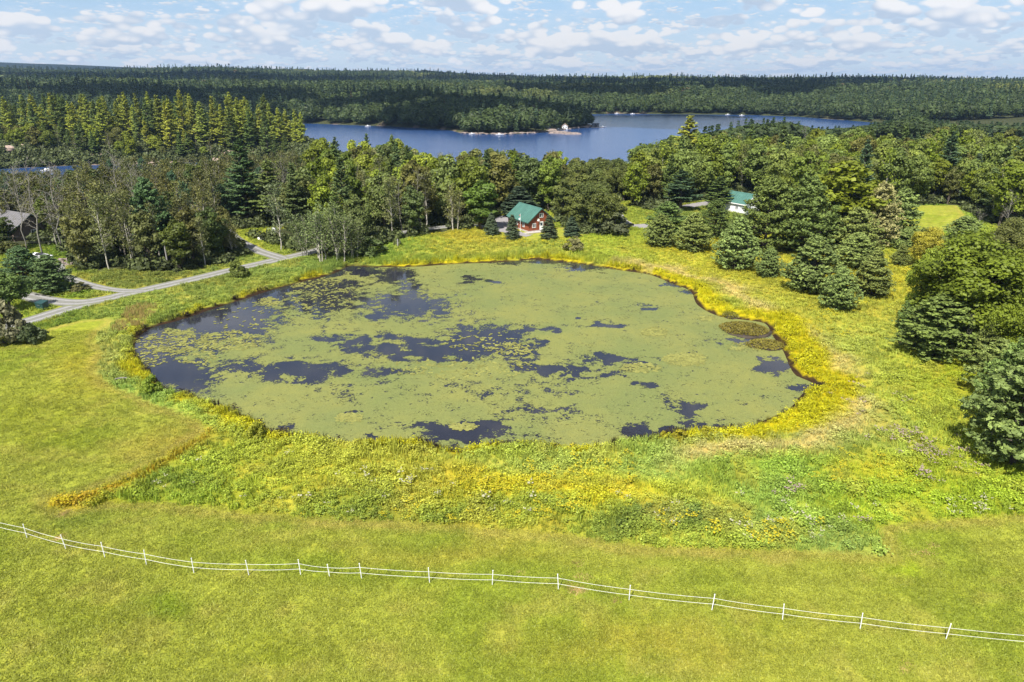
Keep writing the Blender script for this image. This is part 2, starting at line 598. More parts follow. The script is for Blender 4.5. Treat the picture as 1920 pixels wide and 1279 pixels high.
# ------------------------------------------------------------------ colours of the open ground
KALB = np.array([1.42, 1.55, 1.75])          # photograph value of a sunlit level surface divided by its albedo
MEADOW_BLOBS = [   # px, py, rx, ry, colour as photographed, weight
    (300, 910, 190, 50, (143, 165, 50), 1), (330, 900, 60, 30, (108, 140, 66), .7), (560, 890, 200, 50, (178, 182, 58), 1), (700, 880, 130, 45, (186, 182, 70), .9),
    (960, 908, 110, 26, (200, 190, 38), 1), (1130, 905, 70, 34, (205, 198, 36), 1), (740, 968, 190, 24, (122, 140, 52), 1), (880, 985, 120, 18, (165, 165, 50), .8),
    (1250, 992, 90, 20, (88, 112, 56), 1), (1420, 880, 90, 40, (140, 172, 42), .9), (1440, 935, 110, 55, (140, 168, 84), 1), (1600, 1010, 70, 40, (146, 170, 86), 1.0),
    (1330, 920, 90, 40, (175, 180, 60), .9), (1300, 860, 160, 28, (158, 182, 86), .9), (1000, 870, 160, 22, (172, 184, 84), .8),
    (1700, 930, 220, 60, (158, 180, 46), 1), (1630, 880, 70, 24, (192, 186, 50), .8), (1720, 770, 110, 90, (168, 176, 56), 1), (1560, 800, 150, 50, (160, 180, 88), 1),
    (1640, 640, 90, 90, (172, 180, 78), 1), (1600, 560, 110, 50, (180, 178, 60), .9), (1480, 560, 80, 50, (178, 180, 70), .9), (1800, 690, 80, 50, (160, 172, 36), 1),
    (1400, 500, 120, 40, (184, 178, 56), 1), (1280, 475, 110, 26, (178, 180, 60), 1), (1180, 465, 80, 22, (164, 178, 64), 1), (1290, 462, 70, 10, (198, 178, 40), .8),
    (1560, 530, 70, 24, (196, 180, 44), .8), (1700, 540, 40, 40, (190, 182, 50), .7),
    (870, 455, 70, 18, (186, 172, 62), 1.1), (780, 462, 70, 14, (136, 166, 66), 1), (690, 470, 60, 14, (132, 160, 62), 1), (960, 466, 120, 12, (158, 168, 70), .9),
    (520, 500, 130, 16, (128, 150, 74), 1), (380, 545, 130, 18, (140, 156, 74), 1), (260, 590, 90, 20, (138, 156, 70), 1), (130, 600, 80, 12, (112, 138, 48), 1),
    (200, 660, 30, 40, (160, 164, 84), 1), (230, 730, 50, 30, (146, 176, 84), 1.2), (330, 760, 70, 26, (158, 184, 84), 1.2), (450, 800, 70, 26, (165, 172, 58), .9),
    (120, 950, 60, 16, (185, 165, 30), 1), (240, 905, 50, 20, (178, 160, 34), .9), (340, 845, 60, 24, (165, 168, 60), .8),
    (110, 480, 60, 25, (104, 132, 44), 1), (60, 545, 80, 14, (104, 136, 40), 1), (300, 520, 140, 14, (112, 120, 58), 1),
    (1050, 437, 90, 12, (150, 168, 52), 1.2), (1750, 410, 60, 30, (150, 182, 66), 1.3),
    (1330, 395, 90, 26, (120, 138, 62), 1),
]


LAWN_BLOBS = [(1700, 1075, 60, 24, (158, 188, 34), .8), (300, 1120, 60, 22, (118, 150, 30), .6), (110, 990, 70, 16, (112, 140, 44), .7), (690, 1075, 150, 30, (138, 164, 46), .6), (1240, 1220, 220, 60, (172, 166, 66), .5),
              (480, 1230, 120, 40, (146, 164, 44), .5), (120, 1180, 140, 60, (132, 150, 42), .5), (60, 800, 90, 60, (140, 156, 36), .5), (150, 690, 60, 60, (172, 168, 52), .6), (300, 830, 90, 26, (178, 168, 74), .6),
              (1830, 1120, 120, 40, (150, 162, 62), .5), (860, 1040, 200, 16, (172, 168, 70), .5)]
SPOTS = [(1748, 1040, 12, 6), (1782, 1042, 8, 5), (1714, 1256, 14, 8), (1128, 1091, 40, 6), (1095, 1046, 10, 6), (1208, 1103, 10, 5), (45, 1024, 16, 7), (78, 974, 18, 8), (925, 1080, 8, 4), (1120, 1068, 30, 4)]


def base_colour(X, Y, s_pond, s_lawn, s_lake, forest):
    wx = X + (fbm(X / 7, Y / 7, 3, 40) - 0.5) * 8
    wy = Y + (fbm(X / 7 + 50, Y / 7, 3, 41) - 0.5) * 8
    px, py = proj(wx, wy)
    acc = np.zeros(X.shape + (3,))
    wt = np.full(X.shape, 0.18)
    acc += lin((160, 172, 62)) * 0.18
    for (bx, by, rx, ry, c, k) in MEADOW_BLOBS:
        g = k * np.exp(-((px - bx) / rx) ** 2 - ((py - by) / ry) ** 2)
        acc += g[..., None] * lin(c)
        wt += g
    c = acc / wt[..., None]
    n1 = fbm(X / 1.9, Y / 1.9, 3, 77)[..., None]
    c = c * (0.72 + 0.56 * n1)
    n2 = sstep(0.56, 0.72, fbm(X / 3.1 + 9, Y / 3.1, 3, 78))[..., None]
    c = c * (1 - 0.32 * n2) + np.asarray(lin((192, 180, 74))) * 0.32 * n2
    # tan dry belt right of the pond
    belt = np.exp(-((line_dist(BELT, wx, wy)) / 2.6) ** 2)[..., None] * 0.85
    c = c * (1 - belt) + lin((205, 188, 118)) * belt
    # yellow-green sedge at the water's edge
    wide = np.interp(px, [240, 420, 640, 800, 1150, 1250, 1420, 1500, 1600], [2.2, 1.5, 1.5, 1.5, 2.0, 3.0, 4.2, 5.6, 4.8])
    wide = np.where(py > 760, np.interp(px, [300, 520, 620, 900, 1200, 1400, 1560], [2.2, 1.6, 0.7, 0.5, 1.0, 2.8, 5.0]), wide)
    sed = (1 - sstep(wide * 0.7, wide * 1.25, s_pond + (fbm(X / 2.2, Y / 2.2, 2, 60) - .5) * 2))[..., None]
    sed = sed * np.where(px > 1240, 1.0, sstep(0.36, 0.58, fbm(X / 6 + 3, Y / 6, 3, 63)) * 0.9)[..., None]
    sc_ = lin((188, 182, 26)) * (0.75 + 0.5 * n1)
    c = c * (1 - sed) + sc_ * sed
    mud = (1 - sstep(-0.2, 0.35, s_pond + (fbm(X / 1.3, Y / 1.3, 2, 61) - .5) * 1.4))[..., None]
    c = c * (1 - mud) + lin((58, 46, 34)) * mud
    # mown grass
    m1 = fbm(X / 5, Y / 5, 4, 90)
    m2 = fbm(X / 1.1, Y / 1.1, 3, 91)
    m3 = fbm(X / 11 + 7, Y / 9, 3, 92)
    lw = lin((155, 169, 66)) * (0.84 + 0.24 * m1 + 0.14 * m2)[..., None]
    gr = sstep(0.50, 0.66, m3)[..., None] * 0.75
    lw = lw * (1 - gr) + lin((138, 160, 52)) * (0.8 + 0.4 * m2)[..., None] * gr
    dry = sstep(0.55, 0.72, fbm(X / 2.6, Y / 1.7 + 5, 4, 93))[..., None] * 0.42
    lw = lw * (1 - dry) + lin((176, 176, 88)) * dry
    stripe = 0.5 + 0.5 * np.sin((s_lawn + 0.6 * m1) * 2 * math.pi / 2.3)
    near_edge = 0.35 + 0.65 * sstep(-16, -1, s_lawn) * sstep(0.3, 0.55, fbm(X / 9, Y / 9, 2, 99))
    lw = lw * (1 + (0.17 * (stripe - .5) * near_edge)[..., None])
    for (bx, by, rx, ry, cc_, kk_) in LAWN_BLOBS:
        g = (kk_ * np.exp(-((px - bx) / rx) ** 2 - ((py - by) / ry) ** 2) * (0.55 + 0.9 * m2))[..., None]
        lw = lw * (1 - g) + lin(cc_) * (0.85 + 0.3 * m2)[..., None] * g
    rim = (sstep(-1.6, -0.2, s_lawn + (fbm(X / 2, Y / 2, 2, 95) - .5) * 1.2))[..., None] * 0.45
    lw = lw * (1 - rim) + lin((184, 172, 96)) * rim
    for (bx, by, rx, ry) in SPOTS:
        g = (0.85 * sstep(0.35, 0.75, np.exp(-((px - bx) / rx) ** 2 - ((py - by) / ry) ** 2)))[..., None]
        lw = lw * (1 - g) + lin((198, 170, 128)) * g
    f = (1 - sstep(-0.35, 0.35, s_lawn))[..., None]
    c = c * (1 - f) + lw * f
    c = c / KALB
    # woodland floor, lake shore
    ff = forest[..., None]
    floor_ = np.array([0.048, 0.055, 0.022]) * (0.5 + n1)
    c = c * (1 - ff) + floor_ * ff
    sh = (1 - sstep(0.6, 3.5, np.abs(s_lake)))[..., None] * (Y > 200)[..., None]
    c = c * (1 - sh) + np.array([0.19, 0.15, 0.12]) * (0.6 + 0.8 * n1) * sh
    return c


BELT = smooth_line(PP([(1180, 492), (1260, 508), (1340, 532), (1400, 560), (1470, 600), (1530, 640), (1570, 680), (1600, 725), (1590, 770), (1530, 805), (1420, 822), (1320, 838)]), 2.0)


def forest_mask(X, Y):
    d = np.minimum.reduce([sdf(f, X, Y) for f in (FOREST_L, FOREST_M, FOREST_C, FOREST_R)])
    m = 1 - sstep(-1.5, 1.5, d)
    m = np.maximum(m, sstep(212, 222, Y) * (sdf(FIELD, X, Y) > 2))
    m = np.maximum(m, sstep(126, 132, np.abs(X)) * sstep(80, 100, Y))
    return m * (sdf(FIELD, X, Y) > 0)


# ------------------------------------------------------------------ ground sheet
def axis(lo, hi, step, far_lo, far_hi, grow=1.12):
    a = list(np.arange(lo, hi + 1e-6, step))
    s = step
    while a[-1] < far_hi:
        s *= grow
        a.append(a[-1] + s)
    s = step
    b = []
    x = a[0]
    while x > far_lo:
        s *= grow
        x -= s
        b.append(x)
    return np.array(b[::-1] + a)


gx = axis(-112, 132, 0.55, -8500, 8500, 1.085)
gy = axis(26, 212, 0.55, -600, 9000, 1.06)
GX, GY = np.meshgrid(gx, gy)
S_POND = sdf(POND, GX, GY)
S_LAKE = sd_lake(GX, GY)
S_LAWN = sdf(LAWN, GX, GY) + (fbm(GX / 2.5, GY / 2.5, 2, 50) - 0.5) * 0.5
S_LAWN = np.minimum(S_LAWN, sdf(FIELD, GX, GY) + 0.4)
S_LAWN = np.minimum(S_LAWN, sdf(CABIN_LAWN, GX, GY) + 0.4)
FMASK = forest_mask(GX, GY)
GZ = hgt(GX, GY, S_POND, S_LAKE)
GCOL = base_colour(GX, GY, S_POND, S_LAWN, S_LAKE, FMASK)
far = sstep(800, 1600, np.hypot(GX, GY))[..., None]
GCOL = GCOL * (1 - far) + np.array([0.030, 0.045, 0.018]) * far
far2 = sstep(3600, 4300, np.hypot(GX, GY))[..., None]
GCOL = GCOL * (1 - far2) + np.array([0.012, 0.020, 0.014]) * far2
ny, nx = GX.shape
idx = np.arange(nx * ny).reshape(ny, nx)
gq = np.stack([idx[:-1, :-1], idx[:-1, 1:], idx[1:, 1:], idx[1:, :-1]], -1).reshape(-1, 4)

M_GROUND, t, out = new_mat('ground_cover')
at = t.n('ShaderNodeAttribute', attribute_type='GEOMETRY', attribute_name='col')
co = t.n('ShaderNodeTexCoord')
n_a = t.noise(co.outputs['Object'], 1.6, 6.0, 0.65)
n_b = t.noise(co.outputs['Object'], 9.0, 4.0, 0.7)
n_c = t.noise(co.outputs['Object'], 0.35, 4.0, 0.6)
k = t.math('MULTIPLY', t.maprange(n_a, 0.25, 0.75, 0.72, 1.28), t.maprange(n_b, 0.25, 0.75, 0.74, 1.26))
k = t.math('MULTIPLY', k, t.maprange(n_c, 0.3, 0.7, 0.86, 1.14))
vs = t.n('ShaderNodeVectorMath', operation='SCALE')
t.link(at.outputs['Color'], vs.inputs[0])
t.link(k, vs.inputs['Scale'])
hue = t.mix(t.maprange(n_a, 0.42, 0.66, 0.0, 0.5), vs.outputs[0], (1.16, 1.0, 0.9), 'MULTIPLY')
b = t.n('ShaderNodeBsdfPrincipled')
b.inputs['Roughness'].default_value = 0.95
b.inputs['Specular IOR Level'].default_value = 0.1
t.link(hue, b.inputs['Base Color'])
bp = t.n('ShaderNodeBump')
bp.inputs['Strength'].default_value = 0.55
bp.inputs['Distance'].default_value = 0.10
t.link(t.math('ADD', n_b, n_a), bp.inputs['Height'])
t.link(bp.outputs[0], b.inputs['Normal'])
t.link(b.outputs[0], out.inputs[0])
ground = obj('ground', mesh_np('ground', np.stack([GX, GY, GZ], -1), gq, attrs={'col': GCOL.reshape(-1, 3)}, mat=M_GROUND, smooth=True), kind='structure')


def interp_z(x, y):
    """height of the ground sheet itself (bilinear on its grid)"""
    x = np.asarray(x, float)
    y = np.asarray(y, float)
    i = np.clip(np.searchsorted(gx, x) - 1, 0, nx - 2)
    j = np.clip(np.searchsorted(gy, y) - 1, 0, ny - 2)
    fx = (x - gx[i]) / (gx[i + 1] - gx[i])
    fy = (y - gy[j]) / (gy[j + 1] - gy[j])
    return (GZ[j, i] * (1 - fx) + GZ[j, i + 1] * fx) * (1 - fy) + (GZ[j + 1, i] * (1 - fx) + GZ[j + 1, i + 1] * fx) * fy


def grid_at(A, x, y):
    i = np.clip(np.searchsorted(gx, x) - 1, 0, nx - 2)
    j = np.clip(np.searchsorted(gy, y) - 1, 0, ny - 2)
    return A[j, i]


# ------------------------------------------------------------------ water
def water_material(name, base, rough, bumps):
    m, t, out = new_mat(name)
    b = t.n('ShaderNodeBsdfPrincipled')
    b.inputs['Base Color'].default_value = base + (1,)
    b.inputs['Roughness'].default_value = rough
    b.inputs['IOR'].default_value = 1.33
    co = t.n('ShaderNodeTexCoord')
    prev = None
    for scale, dist, strength, stretch in bumps:
        mp = t.n('ShaderNodeMapping')
        t.link(co.outputs['Object'], mp.inputs[0])
        mp.inputs['Scale'].default_value = stretch
        nz = t.noise(mp.outputs[0], scale, 3.0, 0.55)
        bp = t.n('ShaderNodeBump')
        bp.inputs['Strength'].default_value = strength
        bp.inputs['Distance'].default_value = dist
        t.link(nz, bp.inputs['Height'])
        if prev is not None:
            t.link(prev, bp.inputs['Normal'])
        prev = bp.outputs[0]
    t.link(prev, b.inputs['Normal'])
    t.link(b.outputs[0], out.inputs[0])
    return m


M_POND = water_material('pond_water', (0.020, 0.021, 0.030), 0.05, [(0.7, 0.02, 0.25, (1, 1, 1))])
M_LAKE = water_material('lake_water', (0.020, 0.055, 0.16), 0.2, [(0.06, 0.6, 0.35, (1, 1.6, 1)), (0.4, 0.25, 0.6, (1, 1.6, 1))])
mb = MB()
bb = (POND[:, 0].min() - 1, POND[:, 0].max() + 1, POND[:, 1].min() - 1, POND[:, 1].max() + 1)
mb.add([(bb[0], bb[2], POND_Z), (bb[1], bb[2], POND_Z), (bb[1], bb[3], POND_Z), (bb[0], bb[3], POND_Z)], [(0, 1, 2, 3)])
mb.build('pond_water', M_POND, kind='structure')
mb = MB()
mb.add([(-900, 262, LAKE_Z), (1100, 262, LAKE_Z), (1100, 1120, LAKE_Z), (-900, 1120, LAKE_Z)], [(0, 1, 2, 3)])
mb.build('lake_water', M_LAKE, kind='structure')

# floating duckweed: a thin sheet, open where the photograph shows bare water
OPEN = [  # px, py, rx, ry, strength, ragged
    (427, 597, 82, 33, 1.6), (270, 657, 26, 26, 1.0), (330, 645, 60, 26, .62), (335, 708, 52, 27, 1.5), (300, 690, 30, 20, 1.1), (556, 697, 72, 15, 1.5), (450, 690, 60, 14, .75),
    (603, 572, 66, 26, .85), (587, 536, 90, 14, .95), (500, 556, 50, 18, 1.1), (740, 519, 34, 15, 1.4), (683, 509, 26, 8, 1.3), (640, 555, 60, 9, .75),
    (770, 573, 70, 26, 1.0), (775, 545, 20, 14, 1.0), (693, 563, 20, 5, 1.3), (716, 593, 26, 7, 1.3), (830, 588, 20, 6, 1.0),
    (620, 632, 30, 8, .9), (670, 645, 40, 10, 1.0), (730, 632, 22, 9, 1.1), (720, 655, 60, 9, 1.0), (790, 640, 60, 8, .9), (860, 630, 30, 10, .9), (800, 660, 90, 13, 1.25),
    (903, 640, 62, 26, 1.5), (870, 662, 50, 14, 1.2), (960, 655, 40, 12, 1.2), (1013, 642, 16, 8, 1.2), (960, 668, 40, 8, 1.0), (993, 685, 26, 9, 1.3), (1033, 692, 28, 11, 1.3), (1087, 695, 18, 8, 1.2), (1080, 708, 18, 6, .9),
    (1137, 705, 28, 6, 1.0), (1137, 668, 38, 7, 1.4), (1110, 681, 14, 4, 1.1), (1185, 688, 24, 6, 1.2), (1220, 725, 18, 4, 1.2), (1211, 578, 10, 5, 1.2), (1140, 612, 44, 3.6, 1.2), (973, 617, 28, 4, 1.2), (1035, 617, 16, 3, 1.1), (1083, 593, 10, 3, 1.0),
    (893, 522, 16, 3, 1.2), (880, 528, 12, 2.6, 1.2), (922, 528, 12, 2.4, 1.2),
    (1283, 765, 24, 13, 1.5), (1290, 787, 14, 5, 1.1), (860, 811, 86, 15, 1.55), (856, 842, 22, 12, 1.5), (1205, 810, 40, 11, 1.15), (1260, 812, 40, 8, 1.1), (1345, 803, 34, 9, 1.2),
    (1464, 688, 38, 10, 1.6), (1512, 726, 30, 5, 1.4), (1470, 705, 20, 4, 1.0), (1095, 502, 36, 7, 1.3), (1042, 490, 44, 5, 1.3), (950, 492, 30, 4, 1.1), (1270, 535, 18, 4, 1.2), (1300, 548, 14, 4, 1.0),
    (655, 783, 20, 8, .85), (712, 819, 18, 5, 1.0), (520, 805, 20, 8, .9), (640, 735, 40, 16, .35), (930, 735, 120, 20, .36), (1000, 770, 90, 20, .34), (700, 700, 60, 14, .55),
    (1410, 640, 50, 8, 1.2), (390, 648, 60, 20, .5), (480, 640, 40, 12, .6), (365, 590, 60, 12, 1.0), (290, 630, 40, 14, .9),
]


def coverage(X, Y, s_p):
    wx = X + (fbm(X / 2.2, Y / 2.2, 4, 140) - 0.5) * 5.5
    wy = Y + (fbm(X / 2.2 + 31, Y / 2.2, 4, 141) - 0.5) * 5.5
    px, py = proj(wx, wy, POND_Z)
    o = np.zeros(X.shape)
    for (bx, by, rx, ry, k) in OPEN:
        o = np.maximum(o, k * np.exp(-(((px - bx) / rx) ** 2 + ((py - by) / ry) ** 2) * 0.9))
    c = 0.50 - o * (0.78 + 0.44 * fbm(X / 5, Y / 5, 2, 147)) + (fbm(X / 0.9, Y / 0.9, 4, 142) - 0.5) * (1.0 + 0.7 * np.clip(o, 0, 1))
    # muddy margin on the far-left bank
    leftbank = (px < 660) & (py < 700)
    c = c - np.where(leftbank, 0.95 * (1 - sstep(0.4, 4.8, -s_p + (fbm(X / 3, Y / 3, 2, 149) - 0.5) * 5)), 0.0)
    return c


st = 0.3
dx_ = np.arange(bb[0], bb[1], st)
dy_ = np.arange(bb[2], bb[3], st)
DX, DY = np.meshgrid(dx_, dy_)
DS = sdf(POND, DX, DY)
DC = coverage(DX, DY, DS)
keep = (DS < 0.5) & (DC > -0.36)
kq = keep[:-1, :-1] & keep[1:, :-1] & keep[:-1, 1:] & keep[1:, 1:]
ids = np.arange(DX.size).reshape(DX.shape)
dq = np.stack([ids[:-1, :-1], ids[:-1, 1:], ids[1:, 1:], ids[1:, :-1]], -1)[kq]
used = np.unique(dq)
remap = np.full(DX.size, -1)
remap[used] = np.arange(len(used))
dv = np.stack([DX, DY, np.full(DX.shape, POND_Z + 0.012)], -1).reshape(-1, 3)[used]
M_DUCK, t, out = new_mat('duckweed')
cv = t.n('ShaderNodeAttribute', attribute_type='GEOMETRY', attribute_name='cov')
co = t.n('ShaderNodeTexCoord')
f1 = t.noise(co.outputs['Object'], 3.2, 5.0, 0.7)
f2 = t.noise(co.outputs['Object'], 0.22, 4.0, 0.6)
f3 = t.noise(co.outputs['Object'], 0.9, 6.0, 0.6, 1.2)
crack = t.math('ABSOLUTE', t.math('SUBTRACT', f3, 0.5))
crack = t.maprange(crack, 0.0, 0.020, 0.50, 0.0)
crack = t.math('MULTIPLY', crack, t.maprange(f2, 0.42, 0.6, 0.25, 1.0))
a = t.math('ADD', cv.outputs['Fac'], t.maprange(f1, 0.25, 0.75, -0.56, 0.56))
a = t.math('SUBTRACT', a, crack)
a = t.math('GREATER_THAN', a, 0.075)
f4 = t.noise(co.outputs['Object'], 14.0, 3.0, 0.6)
f5 = t.noise(co.outputs['Object'], 0.09, 3.0, 0.5)
f6 = t.noise(co.outputs['Object'], 0.55, 5.0, 0.65, 0.8)
dc = t.mix(t.maprange(f5, 0.38, 0.60, 0.0, 1.0), (0.132, 0.162, 0.048), (0.192, 0.196, 0.050))
dc = t.mix(t.maprange(f6, 0.40, 0.66, 0.0, 0.55), dc, (0.118, 0.142, 0.050))
dc = t.mix(t.maprange(f1, 0.3, 0.7, 0.0, 0.6), dc, (0.196, 0.204, 0.066))
sc2 = t.n('ShaderNodeVectorMath', operation='SCALE')
t.link(dc, sc2.inputs[0])
t.link(t.maprange(f4, 0.3, 0.7, 0.62, 1.34), sc2.inputs['Scale'])
b = t.n('ShaderNodeBsdfPrincipled')
b.inputs['Roughness'].default_value = 0.6
b.inputs['Specular IOR Level'].default_value = 0.15
t.link(sc2.outputs[0], b.inputs['Base Color'])
bp = t.n('ShaderNodeBump')
bp.inputs['Strength'].default_value = 0.4
bp.inputs['Distance'].default_value = 0.03
t.link(f4, bp.inputs['Height'])
t.link(bp.outputs[0], b.inputs['Normal'])
tp = t.n('ShaderNodeBsdfTransparent')
mx = t.n('ShaderNodeMixShader')
t.link(a, mx.inputs[0])
t.link(tp.outputs[0], mx.inputs[1])
t.link(b.outputs[0], mx.inputs[2])
t.link(mx.outputs[0], out.inputs[0])
obj('duckweed', mesh_np('duckweed', dv, remap[dq], attrs={'cov': DC.reshape(-1)[used]}, mat=M_DUCK), kind='stuff',
    label='pale green duckweed mat floating over most of the pond', cat='duckweed')

# ------------------------------------------------------------------ roads
M_GRAVEL, t, out = new_mat('gravel')
ac = t.n('ShaderNodeAttribute', attribute_type='GEOMETRY', attribute_name='across')
co = t.n('ShaderNodeTexCoord')
gn = t.noise(co.outputs['Object'], 1.1, 6.0, 0.65)
g2 = t.noise(co.outputs['Object'], 7.0, 4.0, 0.6)
track = t.math('ABSOLUTE', t.math('SUBTRACT', t.math('ABSOLUTE', ac.outputs['Fac']), 0.46))
track = t.maprange(t.math('MULTIPLY_ADD', gn, 0.25, track), 0.14, 0.38, 1.0, 0.0, True)
gc = t.mix(track, (0.175, 0.172, 0.150), (0.275, 0.268, 0.268))
ed = t.maprange(t.math('MULTIPLY_ADD', gn, 0.5, t.math('ABSOLUTE', ac.outputs['Fac'])), 1.02, 1.22, 0.0, 0.8, True)
gc = t.mix(ed, gc, (0.150, 0.165, 0.060))
gs = t.n('ShaderNodeVectorMath', operation='SCALE')
t.link(gc, gs.inputs[0])
t.link(t.math('MULTIPLY', t.maprange(gn, 0.25, 0.75, 0.80, 1.2), t.maprange(g2, 0.25, 0.75, 0.82, 1.18)), gs.inputs['Scale'])
b = t.n('ShaderNodeBsdfPrincipled')
b.inputs['Roughness'].default_value = 0.95
t.link(gs.outputs[0], b.inputs['Base Color'])
t.link(b.outputs[0], out.inputs[0])
M_ASPHALT = simple('worn_asphalt', (0.24, 0.225, 0.225), 0.95, 0.15, 1.0, bump=0.2)


def strip(name, line, half, lift, mat, seed):
    line = np.asarray(line)
    d = np.gradient(line, axis=0)
    d /= np.linalg.norm(d, axis=1)[:, None] + 1e-9
    nrm = np.stack([-d[:, 1], d[:, 0]], 1)
    cols = 9
    vs, acr = [], []
    for i, p in enumerate(line):
        for k in range(cols):
            s = (k / (cols - 1) - 0.5) * 2
            wob = half * (1 + 0.14 * (vnoise(np.array([i * 0.35 + 9 * (s > 0)]), np.array([seed * 3.3]), 5)[0] - 0.5) * 2 * (abs(s) > 0.9))
            vs.append(p + nrm[i] * s * wob)
            acr.append(s)
    vs = np.array(vs)
    z = interp_z(vs[:, 0], vs[:, 1]) + lift
    q = []
    for i in range(len(line) - 1):
        for k in range(cols - 1):
            q.append((i * cols + k, (i + 1) * cols + k, (i + 1) * cols + k + 1, i * cols + k + 1))
    return obj(name, mesh_np(name, np.column_stack([vs, z]), np.array(q)[:, ::-1], attrs={'across': np.array(acr)}, mat=mat, smooth=True), kind='structure')


strip('road', ROAD, 1.95, 0.05, M_GRAVEL, 1)
strip('driveway', DRIVE_A, 1.9, 0.056, M_GRAVEL, 2)
strip('driveway', DRIVE_B, 1.2, 0.060, M_GRAVEL, 3)
strip('driveway', DRIVE_C, 1.6, 0.064, M_GRAVEL, 4)
strip('driveway', DRIVE_D, 2.6, 0.05, M_ASPHALT, 5)
strip('driveway', DRIVE_E, 2.4, 0.05, M_ASPHALT, 6)
yx, yy = np.meshgrid(np.arange(-12, 12, 0.5), np.arange(155, 200, 0.5))
ys = sdf(CABIN_YARD, yx, yy) < 0
yk = ys[:-1, :-1] & ys[1:, :-1] & ys[:-1, 1:] & ys[1:, 1:]
yid = np.arange(yx.size).reshape(yx.shape)
yq = np.stack([yid[:-1, :-1], yid[:-1, 1:], yid[1:, 1:], yid[1:, :-1]], -1)[yk]
yu = np.unique(yq)
yr = np.full(yx.size, -1)
yr[yu] = np.arange(len(yu))
yv = np.stack([yx, yy, interp_z(yx, yy) + 0.06], -1).reshape(-1, 3)[yu]
obj('driveway', mesh_np('driveway', yv, yr[yq], mat=M_ASPHALT, smooth=True), kind='structure')


def road_clear(x, y, extra=0.6):
    x = np.atleast_1d(np.asarray(x, float))
    y = np.atleast_1d(np.asarray(y, float))
    ok = np.ones(x.shape, bool)
    for line, half in ROADS:
        ok &= line_dist(line[::2], x, y) > half + extra
    return ok & (sdf(CABIN_YARD, x, y) > extra)


# ------------------------------------------------------------------ plants: shapes
def unit(a):
    return a / (np.linalg.norm(a, axis=-1, keepdims=True) + 1e-9)


def leaves(c, n, size, rng, aspect=1.0, along=None):
    """diamond leaf sprays: centre c, facing n, half-length size"""
    m = len(c)
    n = unit(n)
    ref = rng.normal(size=(m, 3)) if along is None else along + 0.25 * rng.normal(size=(m, 3))
    tt = unit(np.cross(n, np.cross(ref, n)))
    bt = np.cross(n, tt)
    s = (size * (0.7 + 0.6 * rng.random(m)))[:, None] if np.isscalar(size) else size[:, None]
    v = np.stack([c - tt * s, c - bt * s * 0.62 * aspect - n * s * 0.22, c + tt * s, c + bt * s * 0.62 * aspect - n * s * 0.22], 1)
    return v.reshape(-1, 3), np.arange(4 * m).reshape(-1, 4)


class Crown:
    def __init__(self):
        self.v, self.q, self.t, self.n = [], [], [], 0

    def add(self, v, q, tint):
        self.v.append(v)
        self.q.append(q + self.n)
        self.t.append(np.repeat(tint, 4))
        self.n += len(v)

    def mesh(self, name, mat):
        t_ = np.concatenate(self.t)
        return mesh_np(name, np.concatenate(self.v), np.concatenate(self.q), attrs={'tint': t_}, mat=mat)


class Wood:
    def __init__(self):
        self.v, self.q, self.n = [], [], 0

    def tube(self, pts, rad, sides=5):
        pts = np.asarray(pts, float)
        k = len(pts)
        d = unit(np.gradient(pts, axis=0))
        ref = np.where(np.abs(d[:, 2:3]) < 0.9, np.array([[0, 0, 1.0]]), np.array([[1.0, 0, 0]]))
        a = unit(np.cross(d, ref))
        b_ = np.cross(d, a)
        th = 2 * math.pi * np.arange(sides) / sides
        rad = np.asarray(rad, float)[:, None, None]
        v = pts[:, None, :] + rad * (np.cos(th)[None, :, None] * a[:, None, :] + np.sin(th)[None, :, None] * b_[:, None, :])
        i = np.arange(k - 1)[:, None] * sides
        s = np.arange(sides)[None, :]
        s2 = (s + 1) % sides
        q = np.stack([i + s, i + s2, i + sides + s2, i + sides + s], -1).reshape(-1, 4)
        self.v.append(v.reshape(-1, 3))
        self.q.append(q + self.n)
        self.n += k * sides

    def mesh(self, name, mat):
        return mesh_np(name, np.concatenate(self.v), np.concatenate(self.q), mat=mat, smooth=True)


def bend(p0, p1, rng, sag=0.0, n=5, wob=0.05):
    p0, p1 = np.asarray(p0, float), np.asarray(p1, float)
    L = np.linalg.norm(p1 - p0)
    ts = np.linspace(0, 1, n)[:, None]
    p = p0 + (p1 - p0) * ts
    p[:, 2] += sag * L * (4 * ts * (1 - ts))[:, 0]
    p[1:-1] += rng.normal(size=(n - 2, 3)) * wob * L * 0.5
    return p


